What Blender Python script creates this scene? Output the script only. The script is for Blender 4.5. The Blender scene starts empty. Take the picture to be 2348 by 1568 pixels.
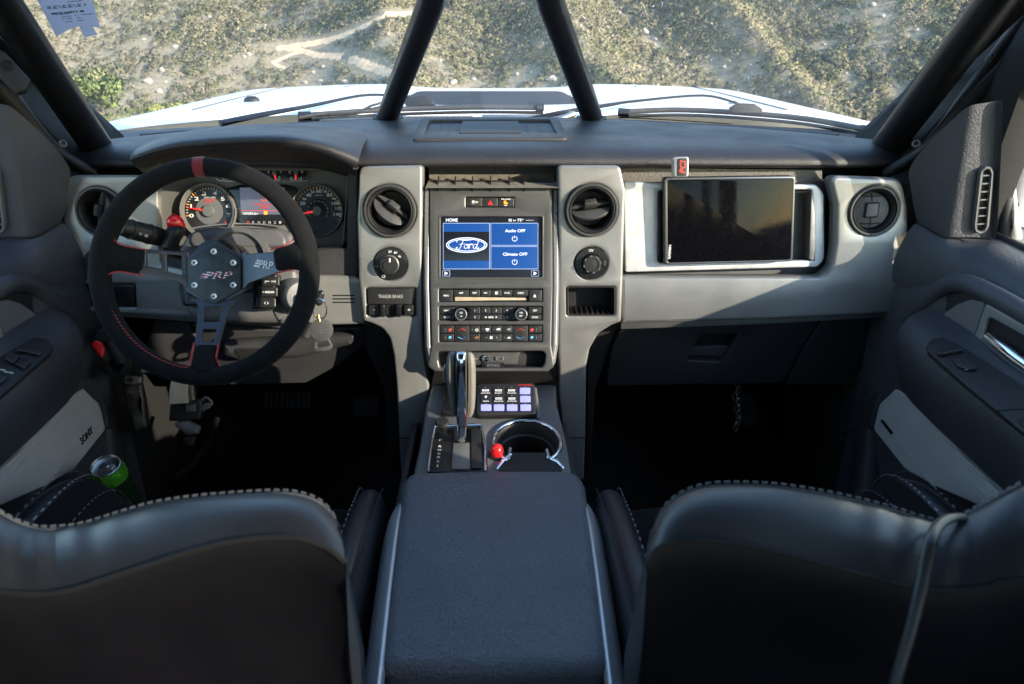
import bpy, bmesh, math, random
import numpy as np
from math import sin, cos, tan, radians, pi, sqrt, hypot, atan2
from mathutils import Vector as V, Matrix
random.seed(7); rng = np.random.default_rng(11)
scene = bpy.context.scene
# ---------------------------------------------------------------- camera
F, CX, CY, PIT = 1630.0, 1122.0, 784.0, radians(25)     # focal length / principal point of the photograph (2347 px wide)
CAM = V((0, 0, 1.85))
FWD = V((0, cos(PIT), -sin(PIT))); UPV = V((0, sin(PIT), cos(PIT)))
cd = bpy.data.cameras.new('camera'); cam = bpy.data.objects.new('camera', cd)
scene.collection.objects.link(cam); scene.camera = cam
cam.location = CAM; cam.rotation_euler = (pi/2-PIT, 0, 0)
cd.sensor_width = 36; cd.lens = 36*F/2347; cd.shift_x = (1173.5-CX)/2347
cd.clip_start = .02; cd.clip_end = 5000
cd.dof.use_dof = True; cd.dof.focus_distance = 1.6; cd.dof.aperture_fstop = 7.5
# ---------------------------------------------------------------- daylight
SUN = V((.81, -.54, .315)).normalized()
w = bpy.data.worlds.new('World'); scene.world = w; w.use_nodes = True
nt = w.node_tree; bg = nt.nodes['Background']; sky = nt.nodes.new('ShaderNodeTexSky')
sky.sky_type = 'NISHITA'; sky.sun_disc = False
sky.sun_elevation = math.asin(SUN.z); sky.sun_rotation = atan2(SUN.x, SUN.y)
sky.altitude = 600; sky.air_density = 1.25; sky.dust_density = .7; sky.ozone_density = 2.2
nt.links.new(sky.outputs[0], bg.inputs[0]); bg.inputs[1].default_value = .15
sd = bpy.data.lights.new('sun', 'SUN'); sd.energy = 2.3; sd.angle = radians(.5); sd.color = (1, .87, .70)
so = bpy.data.objects.new('sun', sd); scene.collection.objects.link(so)
so.rotation_euler = SUN.to_track_quat('Z', 'Y').to_euler(); so.location = (20, -14, 30)
scene.view_settings.view_transform = 'Standard'; scene.view_settings.look = 'None'
scene.view_settings.exposure = 2.36; scene.view_settings.gamma = 1
scene.cycles.max_bounces = 10; scene.cycles.transparent_max_bounces = 16; scene.cycles.use_denoising = True
scene.cycles.sample_clamp_indirect = 6
# ---------------------------------------------------------------- pixels to places (D = photograph shown 2347 wide)
def ray(x, y): return V((1, 0, 0))*((x-CX)/F)-UPV*((y-CY)/F)+FWD
def pY(x, y, Y): d = ray(x, y); return CAM+d*(Y/d.y)
def pZ(x, y, z): d = ray(x, y); return CAM+d*(z/d.z)          # z below the camera
def pX(x, y, X): d = ray(x, y); return CAM+d*(X/d.x)
def pD(x, y, D): return CAM+ray(x, y)*D
def R(X, Y, z): return CAM+V((X, Y, z))                        # point relative to the camera
def zA(x, y): return (140.8+x*.3592, 338+y*.3592)              # wheel close-up
def zB(x, y): return (807.4+x*.3353, 356.7+y*.3353)            # centre stack close-up
def zC(x, y): return (1389.4+x*.3472, 338+y*.3472)             # passenger dash close-up
def zD(x, y): return (901.2+x*.2275, 751+y*.2275)              # console close-up
def zE(x, y): return (338+x*.2159, 394.3+y*.2159)              # gauges close-up
def zF(x, y): return (1858.8+x*.3592, 638.4+y*.3592)           # right door close-up
def zG(x, y): return (x*.3113, 732.3+y*.3113)                  # left footwell close-up
def zH(x, y): return (2046.6+x*.3234, 206.5+y*.3234)           # right sail close-up
def zT(k, x, y): return ((0, 563.3, 1126.6, 1689.8)[k]+x*.2873, y*.2873)   # top strips
class Fr:                                                       # a flat frame: u right, v up, n to the viewer
    def __init__(s, o, n, vh=(0, 0, 1)):
        s.o = V(o); s.n = V(n).normalized(); s.u = V(vh).cross(s.n).normalized(); s.v = s.n.cross(s.u)
    def w(s, u, v, h=0): return s.o+s.u*u+s.v*v+s.n*h
    def uv(s, x, y, h=0):
        d = ray(x, y); o = s.o+s.n*h; t = (o-CAM).dot(s.n)/d.dot(s.n); p = CAM+d*t-o
        return (p.dot(s.u), p.dot(s.v))
    def px(s, u, v):
        return ((s.w(u, v)-CAM).dot(FWD))/F
    def P(s, pts, h=0, z=None): return [s.uv(*(z(*p) if z else p), h) for p in pts]
# ---------------------------------------------------------------- objects
COL = scene.collection
MIR = [False]
def tagit(o, label=None, cat=None, group=None, kind=None):
    if label: o['label'] = label
    if cat: o['category'] = cat
    if group: o['group'] = group
    if kind: o['kind'] = kind
    return o
def thing(name, label, cat, loc, group=None):
    o = bpy.data.objects.new(name, None); COL.objects.link(o); o.empty_display_size = .05
    l = V(loc)
    if MIR[0]: l.x = -l.x
    o.location = l
    return tagit(o, label, cat, group)
def rootloc(p):
    if p is None: return V((0, 0, 0))
    while p.parent: p = p.parent
    return V(p.location)
def finish(name, me, mat, parent, smooth=True, ang=38):
    me.name = name
    me.materials.clear()
    if mat: me.materials.append(mat)
    if smooth:
        me.polygons.foreach_set('use_smooth', [True]*len(me.polygons))
        try: me.set_sharp_from_angle(angle=radians(ang))
        except Exception: pass
    o = bpy.data.objects.new(name, me); COL.objects.link(o)
    if parent: o.parent = parent
    return o
def mk(name, verts, faces, mat, parent=None, smooth=True, ang=38, flip=False):
    rl = rootloc(parent); vs = []
    for p in verts:
        p = V(p)
        if MIR[0]: p.x = -p.x
        vs.append(tuple(p-rl))
    me = bpy.data.meshes.new(name)
    if MIR[0] != flip: faces = [tuple(reversed(f)) for f in faces]
    me.from_pydata(vs, [], faces); me.validate(); me.update()
    return finish(name, me, mat, parent, smooth, ang)
def sub(o, lv=2):
    m = o.modifiers.new('subdivision', 'SUBSURF'); m.levels = lv; m.render_levels = lv; return o
def area(p): return sum(p[i-1][0]*p[i][1]-p[i][0]*p[i-1][1] for i in range(len(p)))/2
def prism(name, fr, outer, h0, h1, mat, parent=None, holes=(), bev=.0012, seg=2, warp=None, ang=30):
    """polygon (with holes) in a frame, raised from h0 to h1, edges rounded"""
    bev = min(bev, (h1-h0)*.49)
    cu = bpy.data.curves.new('tmp', 'CURVE'); cu.dimensions = '2D'; cu.fill_mode = 'BOTH'
    for k, poly in enumerate([outer]+list(holes)):
        poly = list(poly)
        if (area(poly) > 0) != (k == 0): poly = poly[::-1]
        sp = cu.splines.new('POLY'); sp.points.add(len(poly)-1); sp.use_cyclic_u = True
        for q, (a, b) in zip(sp.points, poly): q.co = (a, b, 0, 1)
    cu.extrude = max((h1-h0)/2-bev, 1e-5); cu.bevel_depth = bev; cu.bevel_resolution = seg; cu.offset = -bev
    ob = bpy.data.objects.new('tmp', cu); me = bpy.data.meshes.new_from_object(ob)
    bpy.data.objects.remove(ob); bpy.data.curves.remove(cu)
    n = len(me.vertices); co = np.empty(n*3); me.vertices.foreach_get('co', co); co = co.reshape(-1, 3)
    co[:, 2] += (h0+h1)/2
    if warp: co = warp(co)
    W = np.outer(co[:, 0], fr.u)+np.outer(co[:, 1], fr.v)+np.outer(co[:, 2], fr.n)+np.array(fr.o)
    if MIR[0]: W[:, 0] *= -1
    W -= np.array(rootloc(parent)); me.vertices.foreach_set('co', W.ravel())
    if MIR[0]: me.flip_normals()
    bm = bmesh.new(); bm.from_mesh(me); bmesh.ops.remove_doubles(bm, verts=bm.verts, dist=1e-5); bm.to_mesh(me); bm.free()
    return finish(name, me, mat, parent, True, ang)
def text(fr, s, u, v, cap, mat, parent, h=.0004, w=None, align='CENTER', rot=0, shear=0, name='lettering', mirror=False, thick=.0003):
    cu = bpy.data.curves.new('tmp', 'FONT'); cu.body = s; cu.size = cap/.73; cu.align_x = align; cu.shear = shear
    cu.extrude = thick/2; cu.resolution_u = 3; cu.offset = cap*.012
    ob = bpy.data.objects.new('tmp', cu); me = bpy.data.meshes.new_from_object(ob)
    bpy.data.objects.remove(ob); bpy.data.curves.remove(cu)
    n = len(me.vertices); co = np.empty(n*3); me.vertices.foreach_get('co', co); co = co.reshape(-1, 3)
    co[:, 1] -= cap/2*(1 if '\n' not in s else -.6)
    if w and n:
        ww = co[:, 0].max()-co[:, 0].min(); co[:, 0] *= w/max(ww, 1e-6)
    if mirror: co[:, 0] *= -1
    c, q = cos(rot), sin(rot); x = co[:, 0]*c-co[:, 1]*q+u; y = co[:, 0]*q+co[:, 1]*c+v
    W = np.outer(x, fr.u)+np.outer(y, fr.v)+np.outer(co[:, 2]+h, fr.n)+np.array(fr.o)-np.array(rootloc(parent))
    me.vertices.foreach_set('co', W.ravel())
    if mirror: me.flip_normals()
    return finish(name, me, mat, parent, False)
def tpx(fr, s, p, hpx, mat, parent, h=.0004, wpx=None, **k):
    """lettering centred on a pixel of the photograph, lying on the frame"""
    u, v = fr.uv(p[0], p[1], h); q = ((fr.w(u, v, h)-CAM).dot(FWD))/F
    return text(fr, s, u, v, hpx*q, mat, parent, h, w=(wpx*q if wpx else None), **k)
def circ(u, v, r, n=40, ry=None, a0=0): return [(u+r*cos(a0+2*pi*i/n), v+(ry or r)*sin(a0+2*pi*i/n)) for i in range(n)]
def rr(poly, r, n=5):
    """round the corners of a polygon"""
    out = []; N = len(poly)
    for i in range(N):
        p0, p, p1 = [V((*q, 0)) for q in (poly[i-1], poly[i], poly[(i+1) % N])]
        ri = r[i] if isinstance(r, (list, tuple)) else r
        a = (p0-p); b = (p1-p); la, lb = a.length, b.length
        if ri <= 0 or la < 1e-7 or lb < 1e-7: out.append((p.x, p.y)); continue
        a /= la; b /= lb; an = a.angle(b, pi)
        if an > pi-.05: out.append((p.x, p.y)); continue
        d = min(ri/tan(an/2), la*.48, lb*.48)
        s, e = p+a*d, p+b*d
        for k in range(n+1):
            t = k/n; q = s*(1-t)**2+p*2*t*(1-t)+e*t*t; out.append((q.x, q.y))
    return out
def rect(u0, v0, u1, v1, r=0):
    p = [(u0, v0), (u1, v0), (u1, v1), (u0, v1)]
    return rr(p, r) if r else p
def rpx(fr, z, x0, y0, x1, y1, r=0, h=0):
    p = [fr.uv(*z(x0, y1), h), fr.uv(*z(x1, y1), h), fr.uv(*z(x1, y0), h), fr.uv(*z(x0, y0), h)]
    return rr(p, r) if r else p
def cat(pts, n=6, cyc=False):
    pts = [V(p) for p in pts]; out = []; N = len(pts)
    for i in range(N if cyc else N-1):
        g = (lambda k: pts[k % N]) if cyc else (lambda k: pts[min(max(k, 0), N-1)])
        a, b, c, d = g(i-1), g(i), g(i+1), g(i+2)
        for k in range(n):
            t = k/n
            out.append(.5*((2*b)+(c-a)*t+(2*a-5*b+4*c-d)*t*t+(3*b-a-3*c+d)*t**3))
    if not cyc: out.append(pts[-1])
    return out
def resample(pts, n):
    pts = cat(pts, 8); L = [0]
    for a, b in zip(pts, pts[1:]): L.append(L[-1]+(b-a).length)
    out = []; j = 0
    for i in range(n):
        t = L[-1]*i/(n-1)
        while j < len(L)-2 and L[j+1] < t: j += 1
        f = (t-L[j])/max(L[j+1]-L[j], 1e-9); out.append(pts[j].lerp(pts[j+1], min(max(f, 0), 1)))
    return out
def tubegeo(pts, r, n=12, cyc=False, flat=1.0, caps=True):
    pts = [V(p) for p in pts]; N = len(pts); vs = []; fs = []; up = None
    for i, p in enumerate(pts):
        a = pts[i-1] if (i or cyc) else pts[0]; b = pts[(i+1) % N] if (i < N-1 or cyc) else pts[-1]
        t = (b-a).normalized()
        if up is None:
            up = V((0, 0, 1)) if abs(t.z) < .9 else V((0, 1, 0))
        up = (up-t*up.dot(t)).normalized(); s = t.cross(up)
        ri = r[i] if isinstance(r, (list, tuple)) else r
        for k in range(n): vs.append(p+(s*cos(2*pi*k/n)+up*sin(2*pi*k/n)*flat)*ri)
    for i in range(N if cyc else N-1):
        for k in range(n):
            a = i*n+k; b = i*n+(k+1) % n; j = (i+1) % N
            fs.append((a, b, j*n+(k+1) % n, j*n+k))
    if not cyc and caps: fs += [tuple(range(n-1, -1, -1)), tuple(range((N-1)*n, N*n))]
    return vs, fs
def tube(name, pts, r, mat, parent=None, n=12, sm=5, cyc=False, flat=1.0):
    pts = cat(pts, sm, cyc) if sm > 1 else pts
    if isinstance(r, (list, tuple)) and len(r) != len(pts):
        r = [r[0]+(r[-1]-r[0])*i/(len(pts)-1) for i in range(len(pts))] if len(r) == 2 else list(np.interp(np.linspace(0, 1, len(pts)), np.linspace(0, 1, len(r)), r))
    vs, fs = tubegeo(pts, r, n, cyc, flat)
    return mk(name, vs, fs, mat, parent, ang=50)
def lathe(name, fr, cu, cv, prof, mat, parent=None, n=40, ang=35, a0=0, a1=2*pi, sy=1, cap=False):
    vs = []; fs = []; full = abs(a1-a0-2*pi) < 1e-6; m = n if full else n+1
    for r, h in prof:
        for k in range(m):
            a = a0+(a1-a0)*k/n; vs.append(fr.w(cu+r*cos(a), cv+r*sy*sin(a), h))
    for i in range(len(prof)-1):
        for k in range(n):
            k2 = (k+1) % m
            fs.append((i*m+k, i*m+k2, (i+1)*m+k2, (i+1)*m+k))
    if full:
        if cap and prof[-1][0] > 1e-5: fs.append(tuple((len(prof)-1)*m+k for k in range(m)))
    return mk(name, vs, fs, mat, parent, ang=ang)
def loft(name, rows, mat, parent=None, lv=2, cyc=False, flip=False, caps=False, ang=60):
    m = len(rows[0]); vs = [p for r_ in rows for p in r_]; fs = []
    for i in range(len(rows)-1):
        for k in range(m if cyc else m-1):
            k2 = (k+1) % m
            f = (i*m+k, i*m+k2, (i+1)*m+k2, (i+1)*m+k); fs.append(f[::-1] if flip else f)
    if caps: fs += [tuple(range(m-1, -1, -1)), tuple(range((len(rows)-1)*m, len(rows)*m))]
    o = mk(name, vs, fs, mat, parent, ang=ang)
    return sub(o, lv) if lv else o
def boxes(name, items, mat, parent=None, smooth=False):
    """many small boxes joined: items = (centre, ax, ay, az half-vectors)"""
    vs = []; fs = []
    for c, a, b, d in items:
        k = len(vs)
        for s in ((-1, -1, -1), (1, -1, -1), (1, 1, -1), (-1, 1, -1), (-1, -1, 1), (1, -1, 1), (1, 1, 1), (-1, 1, 1)):
            vs.append(V(c)+V(a)*s[0]+V(b)*s[1]+V(d)*s[2])
        fs += [tuple(k+i for i in f) for f in ((0, 3, 2, 1), (4, 5, 6, 7), (0, 1, 5, 4), (1, 2, 6, 5), (2, 3, 7, 6), (3, 0, 4, 7))]
    return mk(name, vs, fs, mat, parent, smooth)
def box(name, a, b, mat, parent=None, bev=.004):
    """axis box between two camera-relative corners"""
    a, b = [CAM+V(q) for q in (a, b)]
    lo = V((min(a.x, b.x), min(a.y, b.y), min(a.z, b.z))); hi = V((max(a.x, b.x), max(a.y, b.y), max(a.z, b.z)))
    f = Fr((lo.x, lo.y, lo.z), (0, 0, 1), (0, 1, 0)); s = hi-lo
    return prism(name, f, rect(0, 0, s.x, s.y), 0, s.z, mat, parent, bev=bev)
# ---------------------------------------------------------------- materials
MATS = {}
def mat(name, col=(.5, .5, .5), rough=.5, metal=0, grain=None, bump=.2, var=.0, vs=6., coat=0, emit=None, es=1., sheen=0, spec=None, aniso=None, speck=0):
    if name in MATS: return MATS[name]
    m = bpy.data.materials.new(name); m.use_nodes = True; N = m.node_tree; b = N.nodes['Principled BSDF']; L = N.links
    b.inputs['Base Color'].default_value = (*col, 1); b.inputs['Roughness'].default_value = rough; b.inputs['Metallic'].default_value = metal
    if spec is not None: b.inputs['Specular IOR Level'].default_value = spec
    if coat: b.inputs['Coat Weight'].default_value = coat; b.inputs['Coat Roughness'].default_value = .08
    if sheen: b.inputs['Sheen Weight'].default_value = sheen; b.inputs['Sheen Roughness'].default_value = .5
    if emit: b.inputs['Emission Color'].default_value = (*emit, 1); b.inputs['Emission Strength'].default_value = es
    tc = N.nodes.new('ShaderNodeTexCoord')
    if grain:
        kind, sc = grain
        if kind == 'leather':
            t = N.nodes.new('ShaderNodeTexVoronoi'); t.feature = 'F1'; t.inputs['Scale'].default_value = sc; out = t.outputs['Distance']
            nz = N.nodes.new('ShaderNodeTexNoise'); nz.inputs['Scale'].default_value = sc*.5; mx = N.nodes.new('ShaderNodeMixRGB'); mx.inputs[0].default_value = .015
            L.new(tc.outputs['Object'], nz.inputs['Vector']); L.new(tc.outputs['Object'], mx.inputs[1]); L.new(nz.outputs['Color'], mx.inputs[2]); L.new(mx.outputs[0], t.inputs['Vector'])
        elif kind in ('weave', 'ribs'):
            t = N.nodes.new('ShaderNodeTexWave'); t.inputs['Scale'].default_value = sc; t.bands_direction = 'X' if kind == 'ribs' else 'Z'; t.inputs['Distortion'].default_value = .3; out = t.outputs['Fac']
            L.new(tc.outputs['Object'], t.inputs['Vector'])
        else:
            t = N.nodes.new('ShaderNodeTexNoise'); t.inputs['Scale'].default_value = sc; t.inputs['Detail'].default_value = 3; out = t.outputs['Fac']
            L.new(tc.outputs['Object'], t.inputs['Vector'])
        bp = N.nodes.new('ShaderNodeBump'); bp.inputs['Strength'].default_value = bump; bp.inputs['Distance'].default_value = .35/sc
        L.new(out, bp.inputs['Height']); L.new(bp.outputs[0], b.inputs['Normal'])
    if var or speck:
        nz = N.nodes.new('ShaderNodeTexNoise'); nz.inputs['Scale'].default_value = vs; nz.inputs['Detail'].default_value = 6; nz.inputs['Roughness'].default_value = .65
        L.new(tc.outputs['Object'], nz.inputs['Vector'])
        rp = N.nodes.new('ShaderNodeMapRange'); rp.inputs[1].default_value = .3; rp.inputs[2].default_value = .7; rp.inputs[3].default_value = 1-var; rp.inputs[4].default_value = 1+var
        L.new(nz.outputs['Fac'], rp.inputs[0])
        mx = N.nodes.new('ShaderNodeMixRGB'); mx.blend_type = 'MULTIPLY'; mx.inputs[0].default_value = 1; mx.inputs[1].default_value = (*col, 1)
        L.new(rp.outputs[0], mx.inputs[2]); last = mx.outputs[0]
        if speck:   # dust settled in fine specks
            n2 = N.nodes.new('ShaderNodeTexNoise'); n2.inputs['Scale'].default_value = 420; n2.inputs['Detail'].default_value = 2
            L.new(tc.outputs['Object'], n2.inputs['Vector'])
            r2 = N.nodes.new('ShaderNodeMapRange'); r2.inputs[1].default_value = .62; r2.inputs[2].default_value = .78; r2.inputs[3].default_value = 0; r2.inputs[4].default_value = speck
            L.new(n2.outputs['Fac'], r2.inputs[0])
            m2 = N.nodes.new('ShaderNodeMixRGB'); m2.inputs[2].default_value = (.42, .38, .33, 1)
            L.new(r2.outputs[0], m2.inputs[0]); L.new(last, m2.inputs[1]); last = m2.outputs[0]
        L.new(last, b.inputs['Base Color'])
        r3 = N.nodes.new('ShaderNodeMapRange'); r3.inputs[1].default_value = .3; r3.inputs[2].default_value = .7; r3.inputs[3].default_value = max(rough-.10, .02); r3.inputs[4].default_value = min(rough+.10, 1)
        L.new(nz.outputs['Fac'], r3.inputs[0]); L.new(r3.outputs[0], b.inputs['Roughness'])
    MATS[name] = m; return m
m_pad = mat('dash_pad_vinyl', (.019, .019, .024), .48, grain=('leather', 420), bump=.5, var=.15, vs=9, speck=.05)
m_dark = mat('dark_grained_plastic', (.026, .026, .029), .55, grain=('leather', 520), bump=.45, var=.2, vs=8, speck=.06)
m_door = mat('door_vinyl', (.042, .044, .052), .52, grain=('leather', 330), bump=.6, var=.15, vs=8, speck=.04)
m_trim = mat('satin_silver_paint', (.255, .252, .246), .36, .50, grain=('noise', 900), bump=.08, var=.06, vs=12, speck=.10)
m_stack = mat('satin_grey_paint', (.082, .082, .081), .40, .35, grain=('noise', 900), bump=.06, var=.07, vs=14, speck=.10)
m_bright = mat('bright_satin_edge', (.25, .25, .255), .32, .5, var=.04)
m_gloss = mat('gloss_black_plastic', (.010, .010, .011), .22, var=.2, vs=30, speck=.08)
m_btn = mat('black_button_plastic', (.014, .014, .015), .42, var=.2, vs=40, speck=.10)
m_blk = mat('matt_black_plastic', (.008, .008, .009), .6, var=.25, vs=20, speck=.05)
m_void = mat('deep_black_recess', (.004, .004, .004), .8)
m_carpet = mat('black_carpet', (.020, .020, .021), .95, grain=('noise', 500), bump=.9, var=.4, vs=60, speck=.05)
m_suede = mat('black_suede', (.007, .0075, .0085), .95, grain=('noise', 900), bump=.5, var=.45, vs=45, sheen=.03, spec=.15)
m_anod = mat('black_anodised_metal', (.075, .083, .098), .38, .75, var=.06, vs=20)
m_tube = mat('black_powder_coat', (.006, .006, .007), .36, grain=('noise', 1500), bump=.12, var=.12, vs=16, spec=.4)
m_chrome = mat('chrome', (.80, .81, .83), .07, 1)
m_lea = mat('black_seat_leather', (.018, .020, .025), .40, grain=('ribs', 115), bump=.07, var=.12, vs=5)
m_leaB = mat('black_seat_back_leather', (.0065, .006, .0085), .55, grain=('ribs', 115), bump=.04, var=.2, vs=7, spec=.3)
m_lid = mat('armrest_leather', (.095, .10, .115), .42, grain=('leather', 240), bump=.95, var=.12, vs=8)
m_knob = mat('taupe_shifter_leather', (.19, .175, .155), .48, grain=('leather', 500), bump=.3, var=.15, vs=20)
m_cloth = mat('grey_speaker_cloth', (.48, .465, .44), .9, grain=('weave', 110), bump=.5, var=.10, vs=10)
m_alu = mat('raw_aluminium', (.62, .62, .63), .42, .35, grain=('noise', 160), bump=.08, var=.2, vs=22, speck=.05)
m_grey = mat('grey_plastic', (.11, .11, .112), .5, grain=('noise', 700), bump=.12, var=.08, vs=14, speck=.06)
m_clus = mat('grey_gauge_bezel', (.115, .115, .108), .5, var=.08, vs=14, speck=.12)
m_col = mat('column_shroud_grey', (.085, .083, .085), .5, grain=('noise', 700), bump=.12, var=.10, vs=12, speck=.08)
m_red = mat('red_plastic', (.70, .012, .010), .25, coat=.5)
m_redsd = mat('dark_red_suede', (.15, .010, .015), .95, grain=('noise', 900), bump=.5, var=.3, vs=60, sheen=.2)
m_redth = mat('red_thread', (.42, .04, .045), .7)
m_wth = mat('white_thread', (.12, .125, .14), .8)
m_white = mat('white_print', (.78, .78, .78), .6)
m_dim = mat('grey_print', (.35, .35, .35), .6)
m_orange = mat('orange_print', (.80, .30, .03), .6)
m_redp = mat('red_print', (.75, .05, .03), .55)
m_bluep = mat('light_blue_print', (.10, .45, .75), .55)
m_steel = mat('galvanised_steel', (.36, .36, .34), .4, .85, var=.3, vs=40)
m_rubber = mat('black_rubber', (.014, .014, .014), .65, var=.2, vs=40)
m_wht = mat('white_truck_paint', (.92, .91, .885), .3, coat=.3)
m_dust = mat('dusty_tan_plastic', (.15, .128, .10), .85, var=.3, vs=60)
m_screenoff = mat('black_glass_screen', (.003, .003, .004), .06, spec=.16, speck=.03, var=.1, vs=40)
def scr(name, col, es): return mat(name, tuple(c*.3 for c in col), .25, emit=col, es=es*.36)
m_scrblk = scr('screen_black', (.012, .014, .020), .5)
m_scrblue = scr('screen_blue', (.012, .075, .30), .55)
m_scrlt = scr('screen_white', (.75, .80, .90), .9)
m_scrline = scr('screen_line', (.28, .38, .62), .8)
m_scrsky = scr('screen_oval_blue', (.012, .06, .24), .7)
m_purple = scr('backlit_lilac_key', (.30, .31, .80), .85)
m_amber = scr('lit_amber', (1., .28, .02), 1.2)
m_redlit = scr('lit_red', (.9, .04, .03), .5)
m_lcd = mat('gauge_lcd', (.06, .065, .085), .35, emit=(.10, .11, .16), es=.15)
def glass(name, tint, gloss=.9, dirt=.0, nscale=3.):
    m = bpy.data.materials.new(name); m.use_nodes = True; N = m.node_tree; L = N.links
    N.nodes.remove(N.nodes['Principled BSDF']); out = N.nodes['Material Output']
    tr = N.nodes.new('ShaderNodeBsdfTransparent'); tr.inputs[0].default_value = (*tint, 1)
    gl = N.nodes.new('ShaderNodeBsdfGlossy'); gl.inputs['Roughness'].default_value = .02
    fr = N.nodes.new('ShaderNodeFresnel'); fr.inputs['IOR'].default_value = 1.45
    mm = N.nodes.new('ShaderNodeMath'); mm.operation = 'MULTIPLY'; mm.inputs[1].default_value = gloss
    mx = N.nodes.new('ShaderNodeMixShader'); L.new(fr.outputs[0], mm.inputs[0]); L.new(mm.outputs[0], mx.inputs[0])
    L.new(tr.outputs[0], mx.inputs[1]); L.new(gl.outputs[0], mx.inputs[2]); last = mx.outputs[0]
    if dirt:
        df = N.nodes.new('ShaderNodeBsdfTranslucent'); df.inputs[0].default_value = (.75, .74, .72, 1)
        d2 = N.nodes.new('ShaderNodeBsdfDiffuse'); d2.inputs[0].default_value = (.75, .74, .72, 1); ad = N.nodes.new('ShaderNodeMixShader')
        L.new(df.outputs[0], ad.inputs[1]); L.new(d2.outputs[0], ad.inputs[2])
        tc = N.nodes.new('ShaderNodeTexCoord'); nz = N.nodes.new('ShaderNodeTexNoise'); nz.inputs['Scale'].default_value = nscale; nz.inputs['Detail'].default_value = 8
        L.new(tc.outputs['Object'], nz.inputs['Vector']); rp = N.nodes.new('ShaderNodeMapRange'); rp.inputs[1].default_value = .3; rp.inputs[2].default_value = .75; rp.inputs[3].default_value = dirt*.8; rp.inputs[4].default_value = dirt*1.2
        L.new(nz.outputs['Fac'], rp.inputs[0]); m2 = N.nodes.new('ShaderNodeMixShader'); L.new(rp.outputs[0], m2.inputs[0]); L.new(last, m2.inputs[1]); L.new(ad.outputs[0], m2.inputs[2]); last = m2.outputs[0]
    L.new(last, out.inputs['Surface']); return m
m_ws = glass('windshield_glass', (.93, .955, .94), .6, .10)  # dirt film, thickened so it also stands in for haze over the hill
m_sg = glass('side_window_glass', (.90, .93, .91), .8, .03)
m_tint = glass('tinted_rear_glass', (.50, .51, .51), .8)
# ================================================================ LAND
GZ = -1.85
def vnoise(x, y, s, seed):
    """smooth value noise on numpy arrays"""
    r = np.random.default_rng(seed).random((256, 256)); x = x/s; y = y/s
    xi = np.floor(x).astype(int); yi = np.floor(y).astype(int); fx = x-xi; fy = y-yi
    fx = fx*fx*(3-2*fx); fy = fy*fy*(3-2*fy); g = lambda a, b: r[a % 256, b % 256]
    return (g(xi, yi)*(1-fx)+g(xi+1, yi)*fx)*(1-fy)+(g(xi, yi+1)*(1-fx)+g(xi+1, yi+1)*fx)*fy-.5
def land(x, y):
    x = np.asarray(x, float); y = np.asarray(y, float)
    near = np.clip((y-7)/115, 0, 1); near = near*near*(3-2*near)
    z = GZ-27*near
    hill = np.clip(y-135, 0, None); up = np.where(hill < 40, hill*hill/80, hill-20)*.47
    z = z+up
    k = np.clip((y-95)/60, 0, 1)
    xs = x+.35*(y-190)+14*vnoise(x, y, 55, 1)
    rid = 1-2*np.abs(vnoise(xs, y*.25, 46, 2))*1.7
    z = z+k*(12*(rid-.45)+7*vnoise(xs, y, 70, 3)+3.2*vnoise(x, y, 22, 4)+1.3*vnoise(x, y, 9, 5))
    z = z+14.5*np.exp(-(((x+54)/22)**2+((y-97)/24)**2))
    far = np.clip((np.hypot(x, y)-450)/600, 0, 1); z = z*(1-far*.8)
    z = np.where(y < 7, GZ+.25*vnoise(x, y, 3, 8)*np.clip(np.hypot(x, y)/6-.6, 0, 1), z)
    b = np.clip((-y-60)/120, 0, 1); z = z-30*b*b*(3-2*b)
    return z
ax = np.concatenate([np.linspace(-2600, -330, 22), np.linspace(-300, 300, 241), np.linspace(330, 2600, 22)])
ay = np.concatenate([np.linspace(-2600, -40, 24), np.linspace(-30, 110, 57), np.linspace(112, 290, 120), np.linspace(300, 2600, 30)])
GX, GY = np.meshgrid(ax, ay); GZZ = land(GX, GY)
vs = np.stack([GX, GY, GZZ+CAM.z], -1).reshape(-1, 3); nx = len(ax)
idx = np.arange(len(ax)*len(ay)).reshape(len(ay), nx)
fs = np.stack([idx[:-1, :-1], idx[:-1, 1:], idx[1:, 1:], idx[1:, :-1]], -1).reshape(-1, 4)
def npmesh(name, vs, fs, mat_, cols=None, smooth=False, nrm=None):
    me = bpy.data.meshes.new(name); k = fs.shape[1]
    me.vertices.add(len(vs)); me.vertices.foreach_set('co', np.asarray(vs, np.float32).ravel())
    me.loops.add(fs.size); me.loops.foreach_set('vertex_index', fs.astype(np.int32).ravel())
    me.polygons.add(len(fs)); me.polygons.foreach_set('loop_start', np.arange(len(fs), dtype=np.int32)*k)
    me.update(calc_edges=True)
    if cols is not None:
        a = me.color_attributes.new('tone', 'FLOAT_COLOR', 'POINT'); a.data.foreach_set('color', np.asarray(cols, np.float32).ravel())
    me.materials.append(mat_)
    if smooth: me.polygons.foreach_set('use_smooth', [True]*len(fs))
    if nrm is not None:
        me.polygons.foreach_set('use_smooth', [True]*len(fs)); me.normals_split_custom_set_from_vertices(nrm)
    o = bpy.data.objects.new(name, me); COL.objects.link(o); return o
m = bpy.data.materials.new('dry_hillside_soil'); m.use_nodes = True; N = m.node_tree; b = N.nodes['Principled BSDF']; b.inputs['Roughness'].default_value = .95
tc = N.nodes.new('ShaderNodeTexCoord'); nz = N.nodes.new('ShaderNodeTexNoise'); nz.inputs['Scale'].default_value = 1.1; nz.inputs['Detail'].default_value = 9; nz.inputs['Roughness'].default_value = .7
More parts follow.
